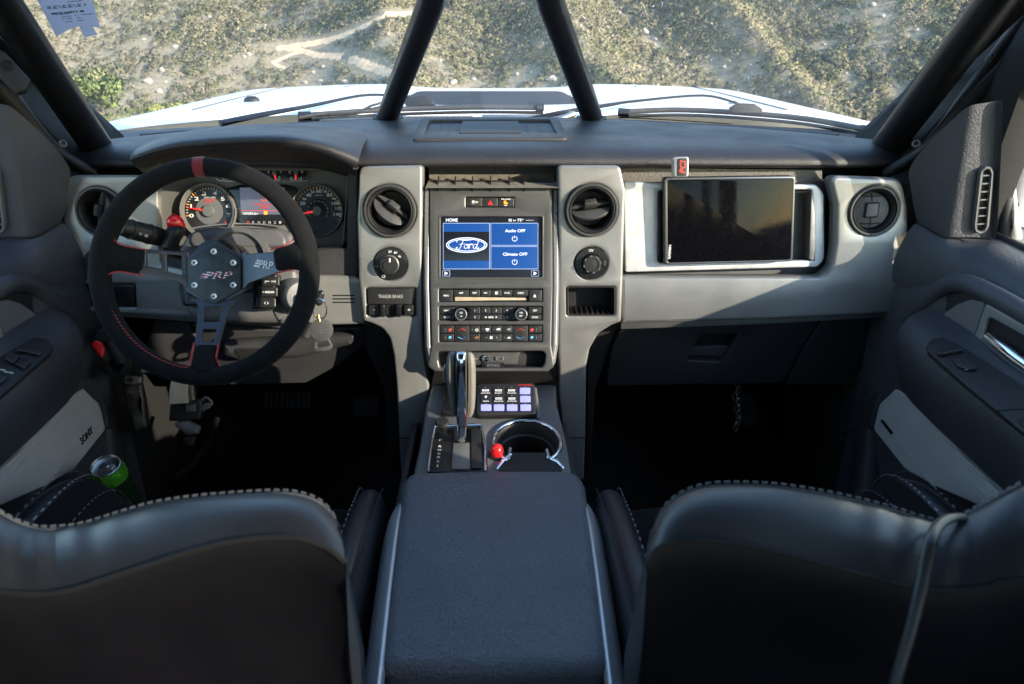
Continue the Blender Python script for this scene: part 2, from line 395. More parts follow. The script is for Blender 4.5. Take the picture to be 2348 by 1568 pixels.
cr = N.nodes.new('ShaderNodeValToRGB'); e = cr.color_ramp.elements; e[0].position = .32; e[0].color = (.135, .127, .085, 1); e[1].position = .66; e[1].color = (.34, .265, .19, 1)
q = e.new(.48); q.color = (.205, .178, .122, 1)
N.links.new(tc.outputs['Object'], nz.inputs['Vector']); N.links.new(nz.outputs['Fac'], cr.inputs[0]); N.links.new(cr.outputs[0], b.inputs['Base Color'])
m_soil = m
tagit(npmesh('ground', vs, fs, m_soil, smooth=True), kind='structure')
def hit(x, y):
    """where the ray through a photograph pixel meets the land"""
    d = ray(x, y); t = np.arange(40, 600, .25); P = np.outer(t, np.array(d)); zz = land(P[:, 0], P[:, 1])
    k = np.argmax(P[:, 2] < zz); return P[k]
# dirt tracks cut across the slope
m_track = mat('pale_dirt_track', (.56, .40, .26), .95, grain=('noise', 2), bump=.3, var=.2, vs=.6)
TRK = [[(1000, 18), (945, 29), (912, 33), (879, 36), (860, 46), (845, 56), (807, 73), (764, 90), (740, 96), (713, 101), (675, 106), (632, 111)],
       [(645, 109), (678, 114), (700, 120), (724, 127), (750, 129), (785, 130)],
       [(700, 119), (670, 126), (640, 138), (628, 146), (655, 158)],
       [(800, 136), (835, 148), (868, 161), (900, 170)]]
trk_pts = []
for k, px in enumerate(TRK):
    P = resample([V(hit(*p)) for p in px], 60); wd = (1.2, 1.1, .8, 1.2)[k]; vs_ = []; fs_ = []
    trk_pts += [(p.x, p.y, wd) for p in P]
    for i, p in enumerate(P):
        t = (P[min(i+1, 59)]-P[max(i-1, 0)]); t.z = 0; t.normalize(); s = V((t.y, -t.x, 0)); ww = wd*(.75+.5*random.random())*(.5 if i in (0, 59) else 1)
        for f in (-1, -.4, .4, 1):
            q = p+s*ww*f; vs_.append(R(q.x, q.y, float(land(q.x, q.y))+(.22 if abs(f) < .9 else -.12)))
    for i in range(59):
        for j in range(3): a = i*4+j; fs_.append((a, a+1, a+5, a+4))
    tagit(mk('dirt_track', vs_, fs_, m_track), kind='structure')
BO = [(742, 155, 13), (718, 168, 11), (699, 192, 15), (735, 188, 12), (791, 190, 16), (1040, 192, 20), (1086, 184, 14), (1264, 186, 26), (1218, 168, 10), (1185, 172, 12), (403, 110, 13), (371, 164, 18), (341, 190, 20), (365, 213, 18), (380, 190, 10), (571, 126, 12), (560, 132, 10), (2099, 72, 14), (2022, 38, 12), (2000, 13, 15), (1798, 133, 16), (1480, 77, 22), (1500, 92, 14), (1630, 140, 9), (1660, 155, 12), (1690, 210, 10), (1940, 170, 10), (1720, 150, 9), (890, 80, 8), (1010, 140, 9), (480, 40, 9), (330, 92, 9), (1330, 60, 9), (1890, 104, 9), (1565, 205, 9), (2055, 200, 8), (608, 60, 8), (1420, 30, 9)]
# scrub: thousands of bushes, one mass
m = bpy.data.materials.new('chaparral_leaves'); m.use_nodes = True; N = m.node_tree; b = N.nodes['Principled BSDF']; b.inputs['Roughness'].default_value = .9
at = N.nodes.new('ShaderNodeAttribute'); at.attribute_name = 'tone'; N.links.new(at.outputs['Color'], b.inputs['Base Color']); b.inputs['Specular IOR Level'].default_value = .1
m_scrub = m
def bush_proto(nt_, seed, flat=.75):
    r = np.random.default_rng(seed); d = r.normal(size=(nt_, 3)); d /= np.linalg.norm(d, axis=1)[:, None]; d[:, 2] = np.abs(d[:, 2])
    lump = 1+.28*np.sin(d[:, 0]*4+seed)*np.cos(d[:, 1]*4+seed*2)
    c = d*(.72+.28*r.random((nt_, 1))**.5)*lump[:, None]; c[:, 2] *= flat
    a = r.normal(size=(nt_, 3)); b_ = r.normal(size=(nt_, 3)); s = .10+.11*r.random((nt_, 1))
    a = a/np.linalg.norm(a, axis=1)[:, None]*s; b_ = b_/np.linalg.norm(b_, axis=1)[:, None]*s
    return np.stack([c+a, c-a*.6+b_, c-a*.5-b_], 1).reshape(-1, 3)
def scatter(name, X, Y, S, tones, ntri, mt, seed=0, flat=.75, vary=.22):
    protos = [bush_proto(ntri, seed+i, flat) for i in range(5)]; n = len(X); r = np.random.default_rng(seed+50)
    pi_ = r.integers(0, 5, n); an = r.random(n)*2*pi; Z = land(X, Y)+CAM.z-.1*S
    dx_ = (land(X+2, Y)-land(X-2, Y))/4; dy_ = (land(X, Y+2)-land(X, Y-2))/4; tn_ = np.stack([-dx_, -dy_, np.ones(n)], -1); tn_ = .62*tn_/np.linalg.norm(tn_, axis=1)[:, None]
    P = np.stack(protos)[pi_]; c, s = np.cos(an)[:, None], np.sin(an)[:, None]
    x = (P[:, :, 0]*c-P[:, :, 1]*s)*S[:, None]+X[:, None]; y = (P[:, :, 0]*s+P[:, :, 1]*c)*S[:, None]+Y[:, None]; z = P[:, :, 2]*S[:, None]*(.8+.4*r.random(n))[:, None]+Z[:, None]
    vs = np.stack([x, y, z], -1).reshape(-1, 3); fs = np.arange(len(vs)).reshape(-1, 3)
    tri = (1-vary+2*vary*r.random((n, ntri)))
    col = np.repeat((np.array([1.32, 1.27, 1.26])*tones[:, None, :]*tri[:, :, None]).reshape(-1, 3), 3, axis=0); col = np.concatenate([col, np.ones((len(col), 1))], 1)
    nl = P/np.linalg.norm(P+1e-9, axis=2)[:, :, None]*.75; nl = nl*.42; nl = nl+.06*r.normal(size=nl.shape); nl /= np.linalg.norm(nl, axis=2)[:, :, None]
    nr = np.stack([nl[:, :, 0]*c-nl[:, :, 1]*s, nl[:, :, 0]*s+nl[:, :, 1]*c, nl[:, :, 2]], -1)+tn_[:, None, :]
    nr = (nr/np.linalg.norm(nr, axis=2)[:, :, None]).reshape(-1, 3)
    g_ = np.cross(vs[1::3]-vs[::3], vs[2::3]-vs[::3]); fl = (g_*(nr[::3]+nr[1::3]+nr[2::3])).sum(1) < 0; fs = fs.copy(); fs[fl] = fs[fl][:, ::-1]
    return npmesh(name, vs, fs, mt, col, nrm=nr)
n = 46000
Y = 108+rng.random(n)**.9*150; X = (rng.random(n)-.5)*2*(Y*.82+6)
dens = vnoise(X, Y, 26, 21)+.6*vnoise(X, Y, 8, 22)+.25*np.clip(X/80, -1, 1)
S = (.85+1.3*rng.random(n)**2)*(1+.35*np.clip(dens, -1, 1))
keep = rng.random(n) < np.clip(1.05+dens*1.3, .45, 1)
za_ = land(X, Y)/Y; keep &= (za_ > -.14) & (za_ < .026)
tp = np.array(trk_pts); dmin = np.full(n, 1e9)
for a_, b_, wd in trk_pts: dmin = np.minimum(dmin, np.hypot(X-a_, Y-b_)-wd*1.15)
keep &= dmin > 1.2
for bx_, by_, bs_ in BO:
    p = hit(bx_, by_); keep &= np.hypot(X-p[0], (Y-p[1])+1.0) > 2.6
X, Y, S, dens = X[keep], Y[keep], S[keep], dens[keep]; n = len(X)
pal = np.array([(.165, .158, .092), (.20, .185, .115), (.135, .138, .072), (.225, .20, .135), (.095, .105, .052), (.185, .165, .12)])
ki = np.clip((rng.random(n)*6-dens*3).astype(int), 0, 5); ki = np.where(rng.random(n) < .35, rng.integers(0, 6, n), ki)
tagit(scatter('chaparral_scrub', X, Y, S, pal[ki]*(1.0-.35*np.clip(dens, 0, .6))[:, None]*1.08, 64, m_scrub, 3, vary=.07), kind='stuff')
n = 1500; Y = 68+rng.random(n)*62; X = -100+rng.random(n)*88
S = .5+.8*rng.random(n)
tagit(scatter('green_ground_scrub', X, Y, S, np.array([(.15, .18, .05), (.19, .20, .07), (.12, .15, .05)])[rng.integers(0, 3, n)], 40, m_scrub, 9), kind='stuff')
# trees on the near knoll, each with its trunk and crown
m_bark = mat('grey_oak_bark', (.12, .10, .08), .9)
TREES = [(-62, 92, 4.6, 3.4), (-55, 88, 3.9, 2.9), (-48, 92, 4.2, 3.0), (-52, 100, 5.0, 3.6), (-66, 101, 5.2, 3.6), (-43, 99, 3.6, 2.7), (-58, 108, 4.8, 3.4), (-46, 108, 3.8, 2.9), (-71, 93, 3.8, 2.8), (-37, 106, 3.2, 2.4), (-50, 84, 3.0, 2.3), (-60, 83, 3.2, 2.4), (-31, 112, 3.4, 2.6), (-26, 116, 3.0, 2.3), (-20, 121, 3.2, 2.4)]
TL = ['leftmost bright green tree, partly behind the driver side roll cage tube', 'bright yellow green tree low beside the left roll cage tube', 'rounded green tree just above the left edge of the white hood', 'broad bright green tree in the middle of the green clump at left', 'tall green tree at the back left of the green clump', 'small green tree right of the green clump behind the white hood', 'dark green tree at the back of the green clump at left', 'olive green tree at the back right of the green clump', 'low green tree beside the left windshield pillar', 'smallest green tree at the right end of the green clump', 'low bright tree in front of the green clump nearest the hood', 'low round tree in front of the green clump by the cage tube', 'olive tree in the hollow just past the green clump above the hood', 'middle olive tree of three in the hollow above the left hood', 'last olive tree of the row running right above the left hood']
for i, ((tx, ty, th, tr), lb) in enumerate(zip(TREES, TL)):
    z0 = float(land(tx, ty)); t = thing('oak_tree', lb, 'tree', R(tx, ty, z0), 'green trees on the near knoll')
    r = np.random.default_rng(i+70); pts = [R(tx, ty, z0-.3), R(tx+.15, ty, z0+th*.35), R(tx-.1, ty+.1, z0+th*.7)]
    vs_, fs_ = tubegeo(cat(pts, 3), [.24, .22, .2, .17, .13, .1, .06], 7)
    for k in range(4):
        a_ = r.random()*6.28; q = [V(pts[1]), V(pts[1])+V((cos(a_)*tr*.3, sin(a_)*tr*.3, th*.2)), V(pts[1])+V((cos(a_)*tr*.6, sin(a_)*tr*.6, th*.33))]
        v2, f2 = tubegeo(q, [.11, .08, .04], 5); o_ = len(vs_); vs_ += v2; fs_ += [tuple(j+o_ for j in f) for f in f2]
    mk('trunk', vs_, fs_, m_bark, t)
    m_ = 1500; nl = 8; cl = r.normal(size=(nl, 3))*np.array([tr*.45, tr*.45, th*.14])+np.array([0, 0, th*.62])
    w_ = r.integers(0, nl, m_); d = r.normal(size=(m_, 3)); d /= np.linalg.norm(d, axis=1)[:, None]
    c = cl[w_]+d*(tr*.50*(.5+.5*r.random((m_, 1))))*np.array([1, 1, .75]); a_ = r.normal(size=(m_, 3))*.13; b_ = r.normal(size=(m_, 3))*.13
    c[:, 2] = np.maximum(c[:, 2], .2)
    fq = (np.cross(b_, a_)*d).sum(1) > 0; P = np.where(fq[:, None, None], np.stack([c+a_, c-b_, c-a_, c+b_], 1), np.stack([c+a_, c+b_, c-a_, c-b_], 1)).reshape(-1, 3)
    tone = np.array([(.16, .18, .055), (.20, .20, .07), (.12, .145, .05), (.17, .17, .08)])[(i+r.integers(0, 2)) % 4]
    col = np.repeat(1.6*tone[None]*(.65+.6*r.random((nl, 1)))[w_]*(.8+.4*r.random((m_, 1))), 4, axis=0); col = np.concatenate([col, np.ones((len(col), 1))], 1)
    nn_ = d*.8+np.array([0, 0, .3])+.25*r.normal(size=d.shape); nn_ /= np.linalg.norm(nn_, axis=1)[:, None]
    cr_ = npmesh('crown', P, np.arange(len(P)).reshape(-1, 4), m_scrub, col, nrm=np.repeat(nn_, 4, axis=0)); cr_.parent = t
# boulders
m_rock = mat('pale_granite', (.40, .345, .29), .9, grain=('noise', 3), bump=.5, var=.2, vs=1.5)
rp = []
for k in range(4):
    bm = bmesh.new(); bmesh.ops.create_icosphere(bm, subdivisions=2, radius=1)
    rg = np.random.default_rng(k); ph = rg.random(9)*6
    for v in bm.verts:
        f = 1+.22*sin(v.co.x*2.3+ph[0])*cos(v.co.y*2.1+ph[1])+.16*sin(v.co.z*4+ph[2]+v.co.x*3)+.05*rg.normal(); v.co *= f; v.co.z *= .7
    me = bpy.data.meshes.new('boulder'); bm.to_mesh(me); bm.free(); me.materials.append(m_rock); rp.append(me)
for k, (x, y, s) in enumerate(BO):
    p = hit(x, y); o = bpy.data.objects.new('boulder', rp[k % 4]); COL.objects.link(o); d = float(np.hypot(p[1], p[2])); sz = s*d/F*.42
    o.location = R(p[0], p[1], p[2]+sz*.35); o.scale = (sz, sz*.9, sz); o.rotation_euler = (random.random()*.5, .3*random.random(), random.random()*6)
    side = 'left of the centre bars' if x < 900 else 'between the centre bars' if x < 1290 else 'right of the centre bars'
    hgt = 'high on the slope' if y < 80 else 'midway up the slope' if y < 150 else 'low on the slope'
    grp = sorted(b for b in BO if (b[0] < 900, b[0] < 1290, b[1] < 80, b[1] < 150) == (x < 900, x < 1290, y < 80, y < 150)); i_ = grp.index((x, y, s))
    nth = ('leftmost', 'second from left', 'third from left', 'fourth from left', 'fifth from left', 'sixth from left', 'seventh from left', 'eighth from left', 'ninth from left')[i_]
    tagit(o, (f'{nth} pale boulder {hgt} {side}' if len(grp) > 1 else f'lone pale granite boulder {hgt} {side}'), 'boulder', 'boulders on the far hillside')
# ================================================================ TRUCK BODY SEEN THROUGH THE GLASS
def wsz(X, Y):       # height of the windshield above the point (relative)
    return -.235+.51*((1.93-.55*X*X)-Y)
def wsp(x, y, off=0):
    d = ray(x, y); lo = .3
    for i in range(4000):
        Y = .5+i*.0005; t = Y/d.y; p = d*t
        if p.z < wsz(p.x, Y)+off and False: pass
        if p.z > wsz(p.x, Y)+off: return CAM+p
    return CAM+p
truck = thing('truck_body', 'white truck body with a domed hood and black cowl seen past the dash', 'truck', R(0, 2.4, GZ))
def hz(X, Y):
    a = abs(X)
    z = np.interp(a, [0, .15, .28, .36, .45, .60, .75, .95, 1.02, 1.06], [-.246, -.246, -.243, -.234, -.230, -.233, -.240, -.250, -.285, -.40])
    return float(z)-.028*(Y-1.96)-(.10*max(0, Y-2.85)**1.5)
hx = [-1.06, -1.03, -1.0, -.95, -.86, -.75, -.66, -.55, -.45, -.40, -.36, -.31, -.26, -.15, 0]
hx = hx+[-q for q in hx[-2::-1]]
hy = lambda X: 1.70 if abs(X) > .9 else 2.05-.28*X*X
rows = []
for f in (0, .04, .1, .25, .45, .65, .8, .9, .96, 1):
    rows.append([R(X, hy(X)+(3.15-.18*X*X-hy(X))*f, hz(X, hy(X)+(3.15-.18*X*X-hy(X))*f)-(.02 if f == 0 else 0)) for X in hx])
rows.append([R(X, 3.2-.18*X*X, -.75) for X in hx])
loft('hood', rows, m_wht, truck, 1, flip=False)
# fender shut lines
for s in (-1, 1):
    tube('shut_line', [R(s*.80, 2.0, hz(.80, 2.0)+.001), R(s*.80, 2.4, hz(.8, 2.4)+.001), R(s*.79, 2.9, hz(.79, 2.9)+.001)], .0022, m_grey, truck, 6)
# black louvre panel in the hood
lv = [(-.30, 2.17), (.30, 2.17), (.24, 2.52), (-.24, 2.52)]
fl = Fr(R(0, 2.35, -.2525), (0, -.030, 1), (0, 1, 0))
prism('louvre_panel', fl, rr([(a, b-2.35) for a, b in lv], .03), -.004, .002, m_void, truck)
for k in range(4):
    yy = 2.21+k*.08; ww = .27-.055*(yy-2.17)/.35
    boxes('louvre', [(R(0, yy, -.240-.028*(yy-1.96)), (ww, 0, 0), (0, .020, .009), (0, -.0015, .003))], m_dark, truck)
for x, y in ((577, 231),):
    p = pY(x, y, 2.22); f = Fr(R(p.x, 2.22, hz(p.x, 2.22)), (0, 0, 1), (0, 1, 0))
    lathe('washer_nozzle', f, 0, 0, [(.024, 0), (.022, .008), (.012, .014), (0, .015)], m_blk, truck, 14, sy=.7)
p = pY(1690, 253, 2.1); f = Fr(R(p.x, 2.12, hz(p.x, 2.12)), (0, 0, 1), (0, 1, 0))
lathe('washer_nozzle', f, 0, 0, [(.022, 0), (.02, .006), (.01, .010), (0, .011)], m_dim, truck, 14, sy=.7)
for x in (810, 1470):
    p = pY(x, 203, 2.75); f = Fr(R(p.x, 2.75, hz(p.x, 2.75)), (0, 0, 1), (0, 1, 0))
    lathe('hood_badge', f, 0, 0, [(.03, 0), (.026, .004), (0, .005)], m_dim, truck, 14, sy=.5)
# cowl
cx = [-.92, -.75, -.5, -.25, 0, .25, .5, .75, .92]
yb = lambda X: 1.93-.55*X*X*.62
loft('cowl', [[R(X, yb(X)-.12, -.285) for X in cx], [R(X, yb(X)-.03, -.262) for X in cx], [R(X, yb(X)+.05, -.262) for X in cx], [R(X, hy(min(abs(X), .85))+.03, -.262) for X in cx], [R(X, hy(min(abs(X), .85))+.03, -.5) for X in cx]], m_blk, truck, 1)
gb = []
for r_ in range(3):
    for k in range(26):
        X = -.42+k*.0145+r_*.003; gb.append((R(X, 1.88+r_*.022-.1*X*X, -.253), (.0058, 0, 0), (.002, .008, 0), (0, 0, .0035)))
tagit(boxes('cowl_grille', gb, m_grey, truck), kind='stuff')
box('cowl_tray', (-.02, 1.86, -.262), (.20, 1.97, -.250), mat('pale_grey_plastic', (.26, .27, .29), .45, var=.15, vs=20, speck=.2), truck)
tube('cowl_hose', [pY(1238, 280, 1.90), pY(1262, 276, 1.90), pY(1290, 270, 1.90), pY(1316, 261, 1.92)], .008, m_steel, truck, 8)
# cab shell: roof, pillars, rear wall, floor (mostly outside the frame, they shade the cabin)
m_head = mat('charcoal_headliner', (.24, .24, .245), .95, grain=('noise', 400), bump=.3)
rw = .70
loft('roof', [[R(-rw, .84, .28), R(-.35, .90, .305), R(0, .91, .31), R(.35, .90, .305), R(rw, .84, .28)],
              [R(-rw, .2, .30), R(-.35, .2, .33), R(0, .2, .335), R(.35, .2, .33), R(rw, .2, .30)],
              [R(-rw, -1.0, .28), R(-.35, -1.0, .31), R(0, -1.0, .315), R(.35, -1.0, .31), R(rw, -1.0, .28)]], m_head, truck, 2)
loft('roof_skin', [[R(X, .86, .345) for X in (-.74, -.3, .3, .74)], [R(X, 0, .37) for X in (-.74, -.3, .3, .74)], [R(X, -1.08, .34) for X in (-.74, -.3, .3, .74)]], m_wht, truck, 1)
for s in (-1, 1):
    loft('roof_rail', [[R(s*.70, Yq, .29), R(s*.755, Yq, .225), R(s*.77, Yq, .24), R(s*.75, Yq, .355)] for Yq in (.86, .2, -1.05)], m_head, truck, 1)
    loft('door_pillar', [[R(s*(.80 if z < -.2 else .80-.06*(z+.2)/.4), Yq, z) for z in (-1.15, -.35, -.1, .25)] for Yq in (-.14, -.13, .30, .31)], m_dark, truck, 0)  # unseen pillar, made wider to keep the sun off the driver door
    box('rear_door', (s*.82, -1.0, -1.15), (s*.86, .2, -.34), m_dark, truck)
    box('rear_pillar', (s*.78, -1.05, -.36), (s*.84, -.72, .25), m_head, truck)
    box('outer_side', (s*.885, -1.1, -1.6), (s*.93, 1.3, -.37), m_wht, truck)
    box('outer_front', (s*.93, 1.3, -1.6), (s*.97, 2.0, -.40), m_wht, truck)
    box('inner_front', (s*.80, 1.22, -1.25), (s*.90, 1.95, -.30), m_void, truck)
    mk('rear_door_glass', [R(s*.83, -.12, -.34), R(s*.83, -.73, -.34), R(s*.755, -.73, .24), R(s*.755, -.12, .24)], [(0, 1, 2, 3)], m_tint, truck)
for s in (-1, 1):
    sf = Fr(R(.80*s, 0, 0), (1, 0, 0)); prism('front_pillar', sf, [(1.17, -.40), (1.62, -.40), (1.62, -.25), (.90, .26), (.70, .26), (1.145, -.11)], (.01 if s > 0 else -.06), (.06 if s > 0 else -.01), m_void, truck)
box('rear_wall', (-.85, -1.1, -1.2), (.85, -1.05, -.30), m_head, truck)
box('rear_header', (-.78, -1.1, .19), (.78, -1.05, .34), m_head, truck)
mk('rear_glass', [R(-.78, -1.07, -.30), R(.78, -1.07, -.30), R(.78, -1.07, .20), R(-.78, -1.07, .20)], [(0, 1, 2, 3)], m_tint, truck)
box('floor', (-.88, -1.1, -1.22), (.88, 1.9, -1.15), m_carpet, truck)
box('firewall', (-.86, 1.70, -1.2), (.86, 1.76, -.30), m_carpet, truck)
loft('toe_board', [[R(X, 1.35, -1.15) for X in (-.85, 0, .85)], [R(X, 1.70, -.85) for X in (-.85, 0, .85)]], m_carpet, truck, 0)
# windshield
wx = [-.80, -.7, -.55, -.35, -.15, 0, .15, .35, .55, .7, .80]
ws = thing('windshield', 'slightly dirty curved windshield glass in front of the dashboard', 'windshield', R(0, 1.5, 0))
rows = []
for f in np.linspace(0, 1, 7):
    row = []
    for X in wx:
        xx = X*(1.06-.16*f); Y0 = 1.93-.55*xx*xx; Y1 = 0.93-.25*xx*xx; Y = Y0+(Y1-Y0)*f; row.append(R(xx, Y, wsz(xx, Y)))
    rows.append(row)
loft('glass', rows, m_ws, ws, 1)
fl_ = []
for k in range(26):
    x = random.choice([random.uniform(1650, 2120), random.uniform(1300, 2000), random.uniform(420, 840)]); y = random.uniform(5, 215)
    p = wsp(x, y, -.003); a_ = random.random()*3; l = random.uniform(.0006, .0016); fl_.append((p, V((cos(a_), .4*sin(a_), .8*sin(a_)))*l*2, V((-sin(a_)*.4, .5, -.3))*l*.6, V((0, .0003, .0005))))
tagit(boxes('bug_splat', fl_, m_white, ws), kind='stuff')
for s in (-1, 1):
    loft('black_border', [[R(s*xx, 1.93-.55*xx*xx+(0.93-.25*xx*xx-1.93+.55*xx*xx)*f, wsz(xx, 1.93-.55*xx*xx+(0.93-.25*xx*xx-1.93+.55*xx*xx)*f)-.006) for xx in (.80*(1.06-.16*f)-.02, .80*(1.06-.16*f))] for f in np.linspace(0, 1, 6)], m_void, ws, 0)
# inspection sticker, read from behind so its print is reversed
pc = [wsp(*p, -.004) for p in ((72, -12), (207, -12), (230, 60), (128, 82))]
fs_ = Fr(sum(pc, V())/4, (V(pc[1])-V(pc[0])).cross(V(pc[3])-V(pc[0]))*-1, (0, -.5, 1))
if fs_.n.dot(CAM-fs_.o) < 0: fs_.n = -fs_.n; fs_.u = -fs_.u
m_pap = mat('bluish_paper', (.68, .70, .76), .8, var=.04)
N = m_pap.node_tree; tl = N.nodes.new('ShaderNodeBsdfTranslucent'); tl.inputs[0].default_value = (.72, .73, .80, 1); ms_ = N.nodes.new('ShaderNodeMixShader'); ms_.inputs[0].default_value = .55
N.links.new(N.nodes['Principled BSDF'].outputs[0], ms_.inputs[1]); N.links.new(tl.outputs[0], ms_.inputs[2]); N.links.new(ms_.outputs[0], N.nodes['Material Output'].inputs[0])
stk = thing('inspection_sticker', 'blue grey paper sticker with reversed date inside the top left of the windshield', 'sticker', fs_.o)
a_, b_, c_, d_ = [fs_.uv(*p) for p in ((70, -30), (203, -30), (230, 62), (123, 84))]
arc_ = [fs_.uv(*p) for p in ((230, 64), (205, 58), (180, 60), (158, 67), (142, 76), (129, 84))]
prism('paper', fs_, [a_, b_]+arc_, 0, .0006, m_pap, stk, bev=.0002)
m_ink = mat('dark_ink', (.06, .065, .09), .7)
dirp = atan2(fs_.uv(195, 10)[1]-fs_.uv(114, 17)[1], fs_.uv(195, 10)[0]-fs_.uv(114, 17)[0])
tpx(fs_, '12/22/25', (154, 14), 11, m_ink, stk, .0009, wpx=80, mirror=True, rot=dirp, name='date')
bars = []
u0, v0 = fs_.uv(116, 31); u1, v1 = fs_.uv(190, 24)
for k in range(34):
    if random.random() < .3: continue
    f = k/33; q = fs_.w(u0+(u1-u0)*f, v0+(v1-v0)*f, .0009); bars.append((q, fs_.u*.0006*random.choice((1, 1, 2)), fs_.v*.0021, fs_.n*.0002))
boxes('barcode', bars, m_ink, stk)
for k, (x0, y0, x1, y1) in enumerate(((130, 33, 158, 30), (140, 38, 163, 36), (142, 43, 165, 41), (150, 49, 166, 47), (172, 28, 212, 36), (176, 40, 186, 39), (178, 46, 190, 45), (155, 5, 190, -2))):
    p0, p1 = fs_.uv(x0, y0), fs_.uv(x1, y1); text(fs_, ('HEAVEN 11', 'STATION', 'TEST 10', 'CAR 20', '0007284 11 2', 'TIME', 'MILES', 'VEHICLE')[k], (p0[0]+p1[0])/2, (p0[1]+p1[1])/2, .0024, m_ink, stk, .0009, w=hypot(p1[0]-p0[0], p1[1]-p0[1]), mirror=True, rot=dirp)
q = [fs_.uv(*p) for p in ((181, 60), (211, 57), (223, 78), (194, 84))]
prism('tape_tab', fs_, q, .0008, .0012, m_pap, stk, bev=.0001)
# wipers
def wiper(label, arm, blade, hold, group):
    t = thing('wiper', label, 'wiper', pY(*arm[0]), group)
    P = [pY(*p) for p in arm]; n_ = len(cat(P, 5)); tube('arm', P, [.016, .012, .0075, .006, .006], m_blk, t, 8, flat=.5)
    B = [pY(*p) for p in blade]
    tube('blade_spine', B, .0068, mat('dusty_rubber', (.055, .05, .045), .5, var=.2, vs=30, speck=.2), t, 8)
    tube('rubber_edge', [p+V((0, -.004, -.012)) for p in B], .0045, m_rubber, t, 6)
    tube('end_cap', [B[0], B[0].lerp(B[-1], .05)], .0105, m_blk, t, 8, 1); tube('end_cap', [B[-1].lerp(B[0], .03), B[-1]], .0105, m_blk, t, 8, 1)
    f = Fr(pY(*hold[0]), (0, -1, .2)); prism('blade_holder', f, rr([f.uv(*p) for p in hold[1]], .006), -.014, .014, m_blk, t, bev=.003)
    return t
wiper('black windshield wiper lying on the driver side of the white hood', [(505, 283, 1.74), (600, 263, 1.80), (720, 241, 1.92), (830, 219, 2.05), (905, 219, 2.06), (940, 222, 2.05)],
      [(684, 266, 1.86), (800, 257, 1.93), (900, 251, 1.96), (1080, 246, 1.97), (1245, 247, 1.97)], ((970, 235, 1.98), [(930, 225), (975, 220), (992, 230), (1000, 243), (930, 245)]), 'windshield wipers')
wiper('black windshield wiper lying on the passenger side of the white hood', [(1180, 282, 1.90), (1290, 258, 1.93), (1400, 240, 1.98), (1455, 232, 2.0), (1610, 219, 2.05), (1690, 237, 2.0)],
      [(1418, 257, 1.96), (1550, 252, 1.95), (1700, 259, 1.90), (1850, 273, 1.83), (1990, 298, 1.71)], ((1706, 250, 1.88), [(1668, 260), (1675, 245), (1690, 237), (1725, 239), (1742, 250), (1746, 263)]), 'windshield wipers')
tw = thing('twig', 'thin dry forked twig caught under the driver side wiper blade', 'twig', pY(690, 268, 1.84))
tube('stem', [pY(686, 270, 1.84), pY(760, 259, 1.85), pY(820, 256, 1.86), pY(850, 243, 1.86), pY(882, 233, 1.86)], [.0045, .003], mat('dry_bark', (.16, .125, .095), .9, var=.3, vs=60), tw, 6)
tube('side_shoot', [pY(748, 260, 1.85), pY(760, 264, 1.85), pY(770, 262, 1.85)], .002, MATS['dry_bark'], tw, 5)
tube('side_shoot', [pY(836, 251, 1.86), pY(850, 249, 1.86), pY(872, 244, 1.86)], .002, MATS['dry_bark'], tw, 5)
# ================================================================ ROLL CAGE
cage = thing('roll_cage', 'black powder coated roll cage tubes rising from the dash in front of the windshield', 'roll cage', R(0, 1.6, -.24))
tube('roll_bar', [R(-.233, 1.72, -.275), R(-.229, 1.66, -.215), pY(990, 0, 1.29), R(-.045, 1.10, .13)], .0232, m_tube, cage, 24, 1)
tube('roll_bar', [R(.233, 1.72, -.275), R(.229, 1.66, -.215), pY(1260, 0, 1.29), R(.045, 1.10, .13)], .0232, m_tube, cage, 24, 1)
tube('roll_bar', [R(-.045, 1.10, .13), R(0, 1.06, .15), R(.045, 1.10, .13)], .0232, m_tube, cage, 16, 1)
A = pY(228, 345, 1.36); B_ = pD(12, 20, 1.02)
tube('roll_bar', [A-(B_-A).normalized()*.12, A, B_, B_+(B_-A)*.35], .0275, m_tube, cage, 24, 1)
A = pY(2026, 345, 1.36); B_ = pD(2285, 0, 1.0)
tube('roll_bar', [A-(B_-A).normalized()*.12, A, B_, B_+(B_-A)*.35], .0275, m_tube, cage, 24, 1)
